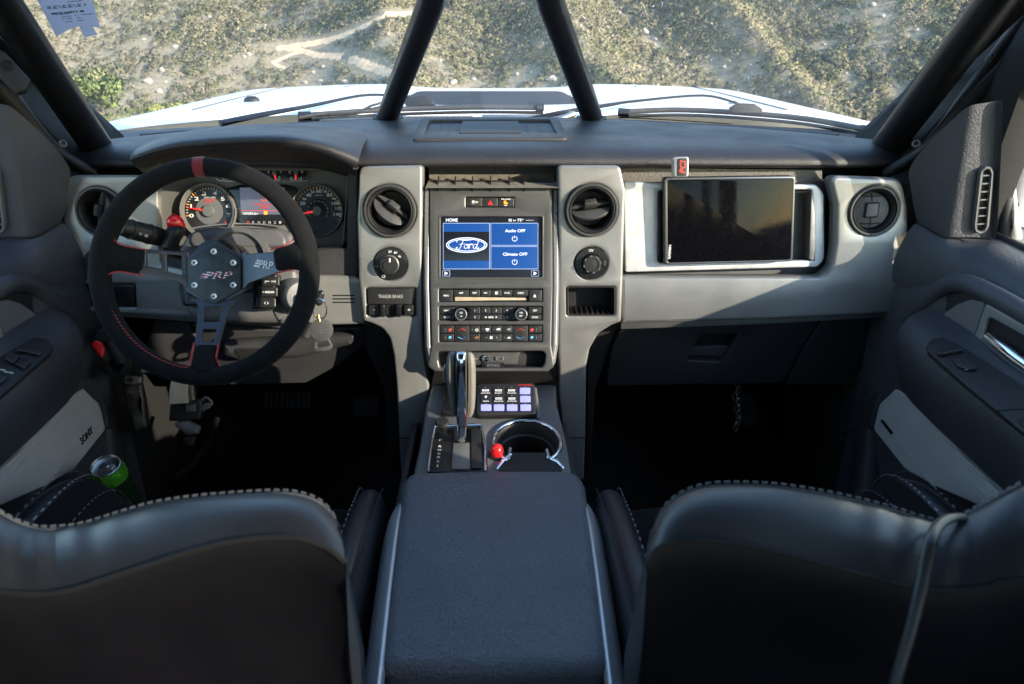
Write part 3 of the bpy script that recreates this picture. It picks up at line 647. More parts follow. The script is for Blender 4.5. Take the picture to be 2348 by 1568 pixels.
# bare windshield pillars outboard of the cage tubes
for s in (-1, 1):
    MIR[0] = s < 0
    pt = thing('windshield_pillar', 'stripped black windshield pillar with bolt holes behind the %s cage tube' % ('driver side' if s < 0 else 'passenger side'), 'pillar', R(.80, 1.2, -.1), 'windshield pillars')
    a = [pD(2020, 395, 1.30), pD(2120, 330, 1.25), pD(2250, 170, 1.16), pD(2390, -20, 1.05)]
    b_ = [pD(1955, 330, 1.44), pD(2020, 280, 1.38), pD(2150, 120, 1.26), pD(2270, -40, 1.12)]
    c_ = [pD(2100, 420, 1.26), pD(2170, 300, 1.22), pD(2330, 130, 1.12), pD(2480, -10, 1.02)]
    loft('channel', [[b_[i]+V((.02, .04, 0)), b_[i].lerp(a[i], .5)+V((.025, .03, 0)), a[i], c_[i]+V((.0, .02, 0))] for i in range(4)], m_void, pt, 1)
    tube('flange', [c_[0], c_[1], c_[2], c_[3]], .017, m_blk, pt, 10, 4, flat=.6)
    tube('inner_rib', [a[0]+V((0, -.01, 0)), a[1]+V((0, -.01, 0)), a[2], a[3]], .010, m_blk, pt, 8, 4)
    f = Fr(pD(2100, 330, 1.22), (-.5, -.8, .4))
    lathe('bolt_hole', f, 0, 0, [(.007, .001), (.006, .004), (.004, .004), (.0035, -.002), (0, -.002)], m_grey, pt, 14)
    for q in ((2265, 140), (2275, 128), (2288, 117)):
        f = Fr(pD(*q, 1.13), (-.5, -.8, .4)); lathe('clip_hole', f, 0, 0, [(.004, .001), (.003, .002), (.002, -.002), (0, -.002)], m_grey, pt, 10)
    MIR[0] = False
gh = thing('grab_bracket', 'black bracket with two slots bolted to the driver side windshield pillar', 'bracket', pD(40, 160, 1.06))
f = Fr(pD(30, 165, 1.06), (.5, -.8, .3))
prism('plate', f, rr([f.uv(*p) for p in ((-20, 110), (15, 128), (72, 190), (62, 215), (40, 222), (-20, 160))], .006), 0, .02, m_blk, gh, bev=.004)
lathe('slot', f, *f.uv(20, 158), [(.008, .021), (.006, .0225), (.004, .0205), (0, .0205)], m_void, gh, 14)
# ================================================================ DASHBOARD
dash = thing('dashboard', 'black grained dashboard with satin silver trim panels across the cab', 'dashboard', R(0, 1.35, -.45))
DF = Fr(R(0, 1.225, -.38), (0, -1, .15))
yback = lambda X: 1.74-.50*X*X
def padprof(X):
    a = abs(X); e = max(0, (a-.60)/.16); yf = 1.25+.02*a+.05*e*e; dz = -.006*e*e-(.008*a)
    q = V((X, 0, 0)); B = yback(X) if a < .74 else 1.44
    return [R(X, B, -.262), R(X, B, -.226+dz), R(X, B-.02, -.221+dz), R(X, (B+yf)/2+.03, -.213+dz), R(X, yf+.06, -.2135+dz), R(X, yf+.022, -.2195+dz), R(X, yf+.004, -.231+dz), R(X, yf, -.242+dz), R(X, yf+.008, -.2505+dz), R(X, yf+.06, -.2535+dz), R(X, yf+.11, -.255+dz)]
px_ = [-.752, -.745, -.70, -.62, -.52, -.40, -.28, -.2, -.15, 0, .15, .2, .28, .40, .52, .62, .70, .745, .752]
loft('upper_pad', [padprof(X) for X in px_], m_pad, dash, 2, flip=False)
for s in (-1, 1):   # pad ends
    pr = padprof(s*.752); mk('pad_end', pr, [tuple(range(len(pr)))], m_pad, dash)
box('dash_light_block', (-.74, 1.36, -.70), (.74, 1.66, -.27), m_void, dash)  # unseen black fill behind the panels, added to block light
# defrost lip along the glass
tube('defrost_trim', [R(X, yback(X)+.03, -.236) for X in (-.72, -.5, -.3, -.26)], .012, m_dark, dash, 8, 4, flat=.5)
tube('defrost_trim', [R(X, yback(X)+.03, -.236) for X in (.26, .4, .55, .72)], .012, m_dark, dash, 8, 4, flat=.5)
loft('defrost_slot', [[R(X, yback(X)+.01, -.222-.008*X), R(X, yback(X)-.018, -.2165-.008*X)] for X in (.29, .35, .42, .48, .53)], m_dust, dash, 1)
# centre storage tray on the pad
TF = Fr(R(0, 1.60, -.2095), (0, -.03, 1), (0, 1, 0))
out_ = [TF.uv(*p) for p in ((944, 326), (1301, 324), (1280, 275), (968, 276))]
inn = [TF.uv(*p) for p in ((970, 315), (1278, 314), (1261, 281), (985, 282))]
prism('tray_rim', TF, rr(out_, .012), -.012, .0065, m_dark, dash, [rr(inn, .008)], bev=.003)
prism('tray_floor', TF, rr(inn, .004), -.012, .0005, m_dark, dash)
mf = [TF.uv(*p) for p in ((1052, 311), (1196, 310), (1188, 283), (1060, 283))]
prism('tray_mat', TF, rr(mf, .006), .001, .005, mat('ribbed_rubber_mat', (.02, .02, .022), .6, grain=('weave', 500), bump=.6), dash)
for q in ((1003, 310, 1012, 284), (1030, 310, 1034, 284), (1212, 309, 1207, 284), (1240, 309, 1232, 284)):
    a, b_ = TF.uv(q[0], q[1]), TF.uv(q[2], q[3]); tube('tray_rib', [TF.w(*a, .001), TF.w(*b_, .001)], .0012, m_dark, dash, 6, 1)
lathe('tray_screw', Fr(pZ(1123, 274, -.214), (0, -.5, .8)), 0, 0, [(.005, 0), (.005, .004), (.002, .005), (0, .005)], m_steel, dash, 12)
for s, x in ((-1, 893), (1, 1346)):    # cut-outs round the bar feet
    p = R(s*.2305, 1.674, -.2215); lathe('bar_cutout', Fr(p, (0, 0, 1), (0, 1, 0)), 0, 0, [(.036, -.004), (.034, .0035), (.029, .0035), (.026, -.004)], m_rubber, dash, 24)
# instrument hood
hb = [(300, 352, 1.30), (312, 338, 1.33), (360, 316, 1.36), (431, 298, 1.40), (540, 286, 1.44), (657, 281, 1.45), (760, 286, 1.44), (848, 301, 1.40)]
hf = [(297, 364, 1.16), (306, 352, 1.155), (360, 328, 1.15), (431, 312, 1.15), (540, 303, 1.15), (657, 302, 1.15), (752, 318, 1.15), (826, 352, 1.17)]
hl = [(299, 371, 1.155), (310, 369, 1.15), (360, 350, 1.142), (431, 341, 1.14), (540, 333, 1.14), (657, 331, 1.14), (750, 350, 1.14), (818, 386, 1.165)]
hu = [(315, 385, 1.20), (325, 383, 1.20), (372, 372, 1.20), (440, 368, 1.20), (540, 366, 1.20), (650, 366, 1.20), (745, 376, 1.20), (812, 400, 1.21)]
hi = [(330, 400, 1.33), (335, 398, 1.33), (380, 386, 1.34), (440, 382, 1.34), (540, 378, 1.34), (650, 378, 1.34), (745, 388, 1.34), (806, 410, 1.33)]
mid = [(a[0]*.5+b[0]*.5, a[1]*.5+b[1]*.5-3, (a[2]+b[2])/2) for a, b in zip(hb, hf)]
loft('instrument_hood', [[pY(*p) for p in r_] for r_ in (hb, mid, hf, [(a[0]*.5+b[0]*.5-1, a[1]*.45+b[1]*.55, min(a[2], b[2])-.006) for a, b in zip(hf, hl)], hl, [(a[0], a[1]+2.5, a[2]+.006) for a in hl])], m_pad, dash, 2)
loft('hood_underside', [[pY(*p) for p in r_] for r_ in ([(a[0], a[1]+1, a[2]+.004) for a in hl], hu, hi)], m_blk, dash, 2)
loft('hood_inner_cheek', [[pY(310, 372, 1.17), pY(345, 360, 1.17), pY(372, 371, 1.18)], [pY(322, 400, 1.27), pY(352, 392, 1.28), pY(380, 386, 1.29)]], m_clus, dash, 1)
# left trim panel
m_vane = mat('dark_vent_plastic', (.040, .040, .041), .42, grain=('noise', 700), bump=.1, var=.1, vs=20, speck=.05)
def vent(name, fr, c, rpx_, kind, parent):
    """round air vent: ring, barrel, vanes and tab"""
    u, v = fr.uv(*c, .004); r = rpx_*((fr.w(u, v)-CAM).dot(FWD))/F
    vt = lathe('air_vent', fr, u, v, [(r*1.02, 0), (r*1.03, .006), (r*.99, .010), (r*.93, .010), (r*.90, .006)], m_vane, parent, 56)
    lathe('barrel', fr, u, v, [(r*.91, .0075), (r*.86, .0095), (r*.80, .006), (r*.78, -.004), (r*.72, -.022), (r*.68, -.034), (0, -.036)], m_blk, vt, 48)
    if kind == 'closed':
        f2 = Fr(fr.w(u, v, -.008), fr.n+V((-.16, 0, .05))); g = r*.60
        lathe('disc', f2, 0, 0, [(r*.74, -.004), (r*.73, .002), (r*.66, .0045), (0, .0075)], m_grey, vt, 40)
        tb = [(-g*.36, -g*.50), (g*.42, -g*.42), (g*.42, g*.52), (-g*.36, g*.44)]
        prism('tab', f2, rr(tb, g*.14), .006, .012, m_grey, vt, bev=.002)
        prism('tab_frame', f2, rr([(a*1.2, b*1.16) for a, b in tb], g*.18), .005, .0085, m_blk, vt, [rr([(a*1.05, b*1.04) for a, b in tb], g*.14)], bev=.0008)
        for a, b_ in (((0, g*.6), (-g*.1, g*1.12)), ((g*.05, -g*.55), (g*.12, -g*1.1)), ((-g*.75, g*.92), (g*.6, g*1.0)), ((-g*.55, -g*.95), (g*.75, -g*.88))):
            h = .0072-.003*(hypot(*b_)/r)
            boxes('groove', [(f2.w((a[0]+b_[0])/2, (a[1]+b_[1])/2, h), (f2.u*(b_[0]-a[0])+f2.v*(b_[1]-a[1]))*.5, f2.n.cross((f2.u*(b_[0]-a[0])+f2.v*(b_[1]-a[1])).normalized())*.0009, f2.n*.001)], m_void, vt)
        return vt
    ang, tilt = kind
    ax_ = fr.u*cos(ang)+fr.v*sin(ang); sd_ = fr.n.cross(ax_); nn = (fr.n*cos(tilt)+sd_*sin(tilt)).normalized()
    f2 = Fr(fr.w(u, v, -.010), nn); f2.u = ax_; f2.v = f2.n.cross(f2.u)
    R1 = r*.76
    a1 = [(R1*cos(t), R1*.62*sin(t)+R1*.05) for t in np.linspace(pi, 2*pi, 18)]
    prism('vane', f2, [(x, y-R1*.12) for x, y in a1], -.003, .003, m_vane, vt, bev=.0012)
    a2 = [(R1*.98*cos(t), R1*.30*sin(t)) for t in np.linspace(0, pi, 14)]
    prism('vane', f2, [(x, y+R1*.02) for x, y in a2], .004, .010, m_vane, vt, bev=.0012)
    prism('tab', f2, rr([(-R1*.32, -R1*.10), (R1*.30, -R1*.10), (R1*.30, R1*.24), (-R1*.32, R1*.24)], R1*.05), .008, .019, m_vane, vt, bev=.0025)
    prism('tab_rib', f2, rect(-R1*.34, -R1*.14, R1*.32, -R1*.09), .006, .014, m_blk, vt, bev=.001)
    return vt
LV, KN = (233, 486), None
o_ = DF.P([(158, 402), (362, 402), (366, 560), (372, 607), (430, 618), (520, 632), (760, 631), (812, 632), (832, 640), (836, 742), (640, 748), (432, 727), (172, 711), (150, 560), (146, 470)])
vh = lambda c, r_: circ(*DF.uv(*c), r_*((DF.w(*DF.uv(*c))-CAM).dot(FWD))/F)
sw_ = DF.P([(182, 649), (311, 649), (314, 704), (192, 703)])
prism('silver_trim', DF, rr(o_, [.018, .004, .01, .01, .01, .01, .004, .008, .01, .006, .006, .01, .02, .02, .03]), -.016, .003, m_trim, dash, [vh(LV, 57), rr(sw_, .004)], bev=.004)
prism('trim_lower_lip', DF, DF.P([(172, 709), (432, 725), (640, 746), (640, 752), (432, 738), (178, 720)]), -.03, -.002, m_stack, dash)
vent('air_vent', DF, LV, 57, (radians(76), radians(58)), dash)
vent_l = prism('switch_recess', DF, rr(sw_, .004), -.012, -.006, m_blk, dash)
prism('switch_blank', DF, rr(rpx(DF, lambda x, y: (x, y), 186, 655, 232, 700), .003), -.006, .000, m_gloss, dash)
prism('switch_blank', DF, rr(rpx(DF, lambda x, y: (x, y), 238, 654, 309, 699), .003), -.006, .000, m_gloss, dash)
lathe('headlamp_knob', DF, *DF.uv(228, 600), [(.024, 0), (.024, .006), (.017, .008), (.016, .020), (.012, .022), (0, .022)], m_blk, dash, 28)
for k in range(3):
    y = zA(0, 942+k*22)[1]; prism('speaker_slot', DF, rpx(DF, lambda x, y: (x, y), 763, y-1.5, 814, y+1.5, .0006), .003, .0036, m_void, dash, bev=.0001)
# dark leather surround of the gauges
prism('gauge_surround', DF, DF.P([(330, 402), (345, 400), (360, 445), (362, 585), (420, 602), (725, 602), (727, 571), (794, 570), (796, 385), (818, 383), (820, 632), (480, 634), (362, 606), (335, 560)]), -.02, -.004, m_dark, dash, bev=.003)
# centre pillars
def pillar(sgn, pts, vc, kc, pk, parent, rnd):
    f = Fr(R(0, 1.205, -.38), (0, -1, .17)); poly = f.P(pts)
    hole = lambda c, r_: circ(*f.uv(*c), r_*((f.w(*f.uv(*c))-CAM).dot(FWD))/F)
    o = prism('centre_pillar', f, rr(poly, rnd), -.045, .0, m_trim, parent, [hole(vc, 59.5), hole(kc, 37.5), rr(f.P(pk), .004)], bev=.005, seg=3)
    return f, o
pl = [zB(46, 76), zB(481, 66), zB(476, 600), zB(484, 1300), zB(500, 1420), zB(525, 1570), (983, 905), (972, 1000), (948, 1100), (920, 1100), (915, 1005), (908, 880), (902, 815), (893, 775), (876, 753), (850, 741), (832, 736), (822, 640), (818, 500), (822, 440)]
PF, pil_l = pillar(-1, pl, zB(258, 378), zB(262, 741), [zB(98, 905), zB(434, 905), zB(434, 1098), zB(104, 1098)], dash, [.012, .008, 0, 0, 0, 0, .02, .02, 0, 0, .02, .03, .03, .02, .02, .02, .006, .02, .02, .02])
pr = [zB(1408, 66), zB(1834, 68), zB(1870, 240), (1432, 500), (1428, 640), (1424, 738), (1402, 746), (1372, 765), (1352, 800), (1344, 840), (1342, 1000), (1338, 1100), (1306, 1100), (1290, 1000), (1281, 900), (1281, 760), (1281, 600), (1281, 460)]
_, pil_r = pillar(1, pr, zB(1637, 372), zB(1635, 736), [zB(1468, 897), zB(1797, 897), zB(1795, 1093), zB(1472, 1093)], dash, [.008, .012, .02, .02, .02, .006, .02, .02, .02, .03, .02, 0, 0, .02, .02, 0, 0, 0])
for s, x0, x1 in ((-1, 915, 972), (1, 1291, 1342)):
    a, b_ = PF.uv(x0, 1004), PF.uv(x1, 1003); tube('shut_line', [PF.w(*a, .0005), PF.w(*b_, .0005)], .0012, m_blk, dash, 6, 1)
vent('air_vent', PF, zB(258, 378), 58.5, (radians(-38), radians(38)), dash)
vent('air_vent', PF, zB(1637, 372), 58.5, (radians(8), radians(48)), dash)
# four-wheel-drive knob and the 12 V socket
q = lambda c: ((PF.w(*PF.uv(*c))-CAM).dot(FWD))/F
c = zB(262, 741); u, v = PF.uv(*c); r = 37.5*q(c)
k4 = lathe('drive_selector', PF, u, v, [(r, -.012), (r, .0015), (r*.97, .003), (r*.6, .003), (r*.6, .0)], m_gloss, dash, 48)
lathe('knob', PF, u-.001, v, [(r*.56, .002), (r*.54, .016), (r*.50, .019), (r*.34, .019), (r*.32, .021), (0, .021)], m_blk, k4, 36)
lathe('knob_ring', PF, u-.001, v, [(r*.58, .003), (r*.57, .010), (r*.545, .0105)], mat('worn_rim', (.22, .22, .22), .4, .4), k4, 36)
for s, p, a in (('2H', zB(258, 656), 5), ('4H', zB(295, 663), 5), ('4L', zB(324, 688), 4.5), ('PULL', zB(168, 757), 3.4)): tpx(PF, s, p, a*1.1, m_white, k4, .0042, wpx=(7.5 if len(s) < 3 else 9))
prism('pointer', PF, rpx(PF, zB, 262, 690, 272, 716), .021, .0215, m_white, k4, bev=.0001)
prism('pictogram', PF, rpx(PF, zB, 205, 812, 226, 834), .003, .0035, m_dim, k4, [rpx(PF, zB, 210, 818, 221, 828)], bev=.0001)
c = zB(1635, 736); u, v = PF.uv(*c)
k12 = lathe('power_socket', PF, u, v, [(r, -.012), (r, .0015), (r*.97, .003), (r*.62, .003), (r*.60, -.004)], m_gloss, dash, 48)
lathe('socket_cap', PF, u, v, [(r*.56, -.004), (r*.56, .010), (r*.50, .0135), (r*.40, .014), (r*.385, .0125), (0, .013)], m_blk, k12, 36)
tpx(PF, '12V', zB(1632, 648), 6, m_white, k12, .0042, wpx=10)
for i in range(8):
    a = i*pi/4+.2; boxes('grip', [(PF.w(u+r*.51*cos(a), v+r*.51*sin(a), .0135), PF.u*r*.07*-sin(a)+PF.v*r*.07*cos(a), PF.u*r*.03*cos(a)+PF.v*r*.03*sin(a), PF.n*.0008)], m_grey, k12)
prism('lid_tab', PF, rpx(PF, zB, 1706, 715, 1732, 752), .003, .006, m_blk, k12)
# trailer brake controller
tb = prism('trailer_brake_controller', PF, rr(rpx(PF, zB, 98, 905, 434, 1098), .004), -.02, -.004, m_blk, dash)
prism('face', PF, rr(PF.P([(zB(104, 908)), zB(404, 908), zB(404, 1015), zB(108, 1015)]), .002), -.004, .002, m_blk, tb)
tpx(PF, 'TRAILER BRAKE', zB(262, 962), 8, m_dim, tb, .0024, wpx=56, thick=.0001)
for x0, x1, t_ in ((114, 190, '-'), (357, 418, '+')):
    b_ = prism('button', PF, rr(rpx(PF, zB, x0, 1020, x1, 1088), .002), -.004, .004, m_btn, tb); tpx(PF, t_, zB((x0+x1)/2, 1054), 2.0 if t_ == '-' else 7, m_white, b_, .0044, wpx=7)
for x0, x1 in ((196, 228), (305, 338)): prism('lever_tab', PF, rr(rpx(PF, zB, x0, 1012, x1, 1095), .003), -.004, .013, m_gloss, tb, bev=.002)
prism('lever_slot', PF, rpx(PF, zB, 228, 1020, 305, 1090), -.004, .0015, m_void, tb)
# small open pocket on the right pillar
pk = prism('coin_pocket', PF, rr(rpx(PF, zB, 1468, 897, 1797, 1093), .004), -.046, -.044, m_blk, dash)
PB = PF.P([zB(1476, 902), zB(1789, 902), zB(1789, 1087), zB(1480, 1087)])
prism('pocket_rim', PF, rr(rpx(PF, zB, 1468, 897, 1797, 1093), .004), -.04, .0015, m_blk, pk, [rr(PB, .004)], bev=.001)
for i in range(8):
    a = PF.uv(*zB(1500+i*36, 1080), -.004); b_ = PF.uv(*zB(1490+i*34, 1030), -.035)
    tube('floor_rib', [PF.w(*a, -.006), PF.w(a[0], b_[1], -.038)], .0016, m_blk, pk, 6, 1)
# storage slot above the stack
sl = prism('storage_slot', DF, DF.P([(972, 380), (1284, 380), (1284, 436), (972, 436)]), -.09, -.085, m_blk, dash)
a = [pY(972, 384, 1.26), pY(1284, 384, 1.26)]; b_ = [pY(982, 412, 1.29), pY(1274, 412, 1.29)]
loft('slot_floor', [[pY(974, 431, 1.22), pY(1130, 431, 1.22), pY(1282, 431, 1.22)], [pY(984, 412, 1.285), pY(1130, 412, 1.285), pY(1272, 412, 1.285)], [pY(984, 396, 1.30), pY(1130, 396, 1.30), pY(1272, 396, 1.30)]], m_dust, sl, 0)
loft('slot_back', [[pY(984, 402, 1.297), pY(1130, 402, 1.297), pY(1272, 402, 1.297)], [pY(980, 380, 1.30), pY(1130, 380, 1.30), pY(1276, 380, 1.30)]], m_blk, sl, 0)
for x in (1004, 1043, 1083, 1124, 1167, 1200): boxes('mat_rib', [(pY(x, 421, 1.255), (.0011, 0, 0), (0, .022, .006), (0, -.001, .003))], m_blk, sl)
tube('mat_edge', [pY(992, 417, 1.268), pY(1160, 417, 1.268), pY(1265, 420, 1.262)], .003, m_blk, sl, 6, 1)
# ---- passenger side
GF = Fr(R(0, 1.235, -.38), (0, -1, .15))
rt = [(1900, 402), (2066, 408), (2078, 470), (2082, 560), (2074, 650), (2060, 716), (1760, 732), (1424, 741), (1424, 634), (1884, 634), (1906, 612), (1914, 560), (1916, 470)]
RV = zC(1762, 418)
prism('silver_trim', DF, rr(DF.P(rt), [.012, .03, .02, .02, .02, .008, 0, .002, .004, .02, .016, .01, .01]), -.03, .004, m_trim, dash, [vh(RV, 55)], bev=.006, seg=3)
prism('trim_lower_lip', DF, DF.P([(1424, 739), (1760, 730), (2060, 714), (2050, 728), (1760, 744), (1424, 756)]), -.04, -.003, m_stack, dash)
vent('air_vent', DF, RV, 55, 'closed', dash)
# textured strip above and recess behind
prism('textured_strip', GF, GF.P([(1424, 386), (1905, 392), (1905, 440), (1424, 440)]), -.045, -.035, mat('dusty_grained_plastic', (.13, .12, .105), .75, grain=('leather', 260), bump=.8, var=.2, vs=18, speck=.2), dash)
prism('recess_wall', GF, GF.P([(1424, 415), (1915, 415), (1915, 640), (1424, 640)]), -.05, -.04, m_grey, dash)
plate = thing('mounting_plate', 'raw brushed aluminium plate set into the passenger dash behind the tablet', 'plate', GF.w(*GF.uv(1660, 530)))
po = GF.P([(1434, 417), (1560, 424), (1880, 424), (1896, 445), (1897, 598), (1880, 615), (1436, 627), (1434, 520)])
hol = GF.P([(1512, 438), (1868, 436), (1868, 600), (1512, 606)])
prism('sheet', GF, rr(po, [.004, 0, .02, .02, .02, .012, .004, 0]), -.026, -.012, m_alu, plate, [rr(hol, .006)], bev=.003)
bx0, by0, bx1, by1 = 1512, 436, 1868, 605
loft('pocket', [[GF.w(*GF.uv(x, 438, -.014), -.014), GF.w(*GF.uv(x+(6 if x < 1600 else -8), 446, -.055), -.055), GF.w(*GF.uv(x+(6 if x < 1600 else -8), 596, -.055), -.055), GF.w(*GF.uv(x, 604, -.014), -.014)] for x in (1514, 1690, 1866)], m_alu, plate, 0)
g_ = [GF.uv(*p) for p in (zC(1376, 300), zC(1392, 755), zC(1340, 740))]
prism('gusset', GF, [GF.uv(*zC(1368, 300)), GF.uv(*zC(1392, 420)), GF.uv(*zC(1394, 758)), GF.uv(*zC(1352, 742))], -.05, -.008, mat('dull_aluminium', (.22, .215, .21), .5, .7, var=.2, vs=30), plate, bev=.002)
prism('gusset', GF, [GF.uv(*zC(352, 290)), GF.uv(*zC(372, 330)), GF.uv(*zC(366, 770)), GF.uv(*zC(352, 700))], -.05, -.008, m_blk, plate, bev=.002)
# glove box and knee panels
KB = Fr(R(0, 1.255, -.58), (0, -1, -.12))
gb_ = [(1424, 752), (1760, 741), (1882, 732), (1838, 800), (1796, 880), (1388, 886), (1402, 800)]
hh = KB.P([(1604, 770), (1693, 766), (1676, 800), (1652, 830), (1573, 826), (1588, 800)])
gbx = prism('glove_box', KB, rr(KB.P(gb_), .006), -.03, .0, m_dark, dash, [rr(hh, .005)], bev=.004)
prism('latch_recess', KB, rr(hh, .004), -.03, -.022, m_blk, gbx)
prism('latch_lip', KB, rr(KB.P([(1580, 803), (1678, 800), (1664, 826), (1571, 823)]), .004), -.022, -.010, m_door, gbx, bev=.004)
prism('side_panel', KB, rr(KB.P([(1886, 731), (2070, 722), (2060, 890), (1800, 882), (1842, 800)]), .006), -.032, -.001, m_dark, dash, bev=.004)
prism('knee_panel', KB, rr(KB.P([(355, 738), (430, 742), (520, 885), (455, 885), (330, 800)]), .006), -.03, -.002, m_dark, dash, bev=.004)
prism('knee_panel', KB, rr(KB.P([(434, 742), (640, 756), (830, 750), (836, 775), (828, 800), (770, 842), (700, 880), (524, 884)]), .006), -.03, .0, m_dark, dash, bev=.006)
prism('knee_ledge', KB, rr(KB.P([(520, 772), (820, 752), (812, 775), (700, 805), (560, 812), (520, 800)]), .01), .0, .03, m_dark, dash, bev=.012)
prism('knee_recess', KB, rr(KB.P([(545, 780), (650, 778), (640, 800), (560, 802)]), .006), .029, .0315, m_void, dash, bev=.001)
prism('pillar_cheek', KB, rr(KB.P([(830, 742), (866, 752), (892, 780), (905, 830), (912, 1000), (905, 1090), (890, 1090), (880, 900), (832, 800)]), .01), -.06, -.012, m_dark, dash)
prism('pillar_cheek', KB, rr(KB.P([(1424, 748), (1396, 756), (1366, 778), (1350, 820), (1346, 1000), (1342, 1090), (1356, 1090), (1366, 900), (1400, 800)]), .01), -.06, -.012, m_dark, dash)
box('tunnel', (-.16, 1.26, -1.14), (.16, 1.68, -.66), m_carpet, dash)
# ================================================================ GAUGES
CF = Fr(R(0, 1.305, -.40), (0, -.95, .31))
clu = thing('instrument_cluster', 'grey instrument cluster with round tachometer and speedometer behind the steering wheel', 'gauge cluster', CF.w(*CF.uv(580, 480)))
qC = lambda p: ((CF.w(*CF.uv(*p))-CAM).dot(FWD))/F
prism('housing', CF, rr(CF.P([(350, 380), (805, 380), (800, 560), (786, 572), (700, 620), (360, 612)]), .012), -.03, -.006, m_clus, clu, bev=.002)
prism('bezel_rim', CF, rr(CF.P([(355, 385), (803, 385), (790, 568), (650, 585), (362, 590)]), .012), -.006, .006, m_clus, clu, [rr(CF.P([(362, 392), (797, 392), (785, 560), (640, 575), (368, 580)]), .012)], bev=.002)
tube('chrome_line', [CF.w(*CF.uv(*p), .004) for p in (zE(330, 640), zE(560, 585), zE(900, 552), zE(1200, 556), zE(1430, 580))], .0016, m_bright, clu, 8)
DEG = pi/180
def gauge(c, rp, parent, rim=1.14):
    u, v = CF.uv(*c); r = rp*qC(c)
    g = lathe('gauge', CF, u, v, [(r*rim, -.006), (r*rim, .008), (r*(rim-.03), .011), (r*1.03, .010), (r*1.0, .0)], m_clus, parent, 56)
    lathe('dial', CF, u, v, [(r*1.02, -.001), (0, -.001)], mat('black_dial', (.014, .014, .015), .35, speck=.12, var=.1, vs=50), g, 48)
    return g, u, v, r
c = zE(655, 415); G, u, v, r = gauge(c, 56, clu)
lathe('inner_disc', CF, u, v, [(r*.56, -.0008), (r*.55, .0006), (0, .0008)], m_grey, G, 48)
lathe('rim_ring', CF, u, v, [(r*1.19, .006), (r*1.2, .012), (r*1.15, .0125), (r*1.14, .007)], m_bright, G, 56, a0=-70*DEG, a1=5*DEG)
for k, p in enumerate(((467, 462), (463, 360), (521, 282), (601, 227), (716, 225), (802, 282), (855, 360), (868, 456))):
    tpx(CF, str(k), zE(*p), 8.6, m_white, G, .0012, wpx=(10 if k != 1 else 3))
def ticks(c, rad, a0, a1, n, parent, u, v, big=2):
    it = {0: [], 1: []}
    for i in range(n+1):
        a = a0+(a1-a0)*i/n; b = i % big == 0; l = .0030 if b else .0016; d = CF.u*cos(a)+CF.v*sin(a)
        it[0 if b else 1].append((CF.w(u+rad*cos(a), v+rad*sin(a), .0006), d*l, CF.n.cross(d)*(.0008 if b else .0005), CF.n*.0002))
    boxes('tick_marks', it[0], m_orange, parent); boxes('tick_marks', it[1], m_white, parent)
ticks(c, r*.90, (180+12)*DEG, 30*DEG, 22, G, u, v, 4)
tpx(CF, 'RPM x1000', zE(661, 270), 4.2, m_dim, G, .0014, wpx=26)
tpx(CF, 'SVT', zE(658, 306), 8.5, m_redlit, G, .0016, wpx=25, shear=.25)
def needle(u, v, ang, l, parent, hub, back=.0):
    d = CF.u*cos(ang)+CF.v*sin(ang); s = CF.n.cross(d); o = CF.w(u, v, .004)
    mk('needle', [o-s*.0022+d*hub*.8, o+s*.0022+d*hub*.8, o+d*l+s*.0008, o+d*l-s*.0008, o-s*.0022+d*hub*.8+CF.n*.0012, o+s*.0022+d*hub*.8+CF.n*.0012, o+d*l+s*.0008+CF.n*.0006, o+d*l-s*.0008+CF.n*.0006], [(3, 2, 1, 0), (4, 5, 6, 7), (0, 1, 5, 4), (1, 2, 6, 5), (2, 3, 7, 6), (3, 0, 4, 7)], m_redlit, parent, False)
    lathe('needle_hub', CF, u, v, [(hub, .001), (hub, .006), (hub*.9, .0075), (0, .008)], m_grey, parent, 24)
needle(u, v, 171*DEG, r*.88, G, r*.24)
for p, s_ in (((750, 515), '!'), ((833, 535), '(!)')): tpx(CF, s_, zE(*p), 5.5, m_redp, G, .0012)
c = zE(1810, 415); G, u, v, r = gauge(c, 55, clu, 1.10)
lathe('inner_disc', CF, u, v, [(r*.50, -.0008), (r*.49, .0004), (0, .0006)], m_gloss, G, 48)
for s_, p, a in (('20', (1648, 332), 7.5), ('30', (1666, 286), 5.2), ('40', (1712, 244), 7.5), ('50', (1755, 210), 5.2), ('60', (1820, 202), 8), ('70', (1886, 210), 5.2), ('80', (1931, 243), 7.5), ('90', (1978, 284), 5.2), ('100', (1993, 331), 7.5), ('120', (2022, 385), 5.2), ('140', (2012, 449), 7.5), ('10', (1606, 388), 5.2)):
    tpx(CF, s_, zE(*p), a*.95, m_white, G, .0012, wpx=a*1.75*len(s_)/2.2)
ticks(c, r*.95, 205*DEG, -22*DEG, 28, G, u, v, 2)
tpx(CF, 'MPH', zE(1820, 248), 4.2, m_dim, G, .0012, wpx=17)
for k in range(11):
    a = (200-23*k)*DEG; text(CF, str(20*(k+1)), u+r*.42*cos(a), v+r*.42*sin(a), r*.058, m_dim, G, .0012, rot=a-pi/2)
needle(u, v, 190*DEG, r*.66, G, r*.20)
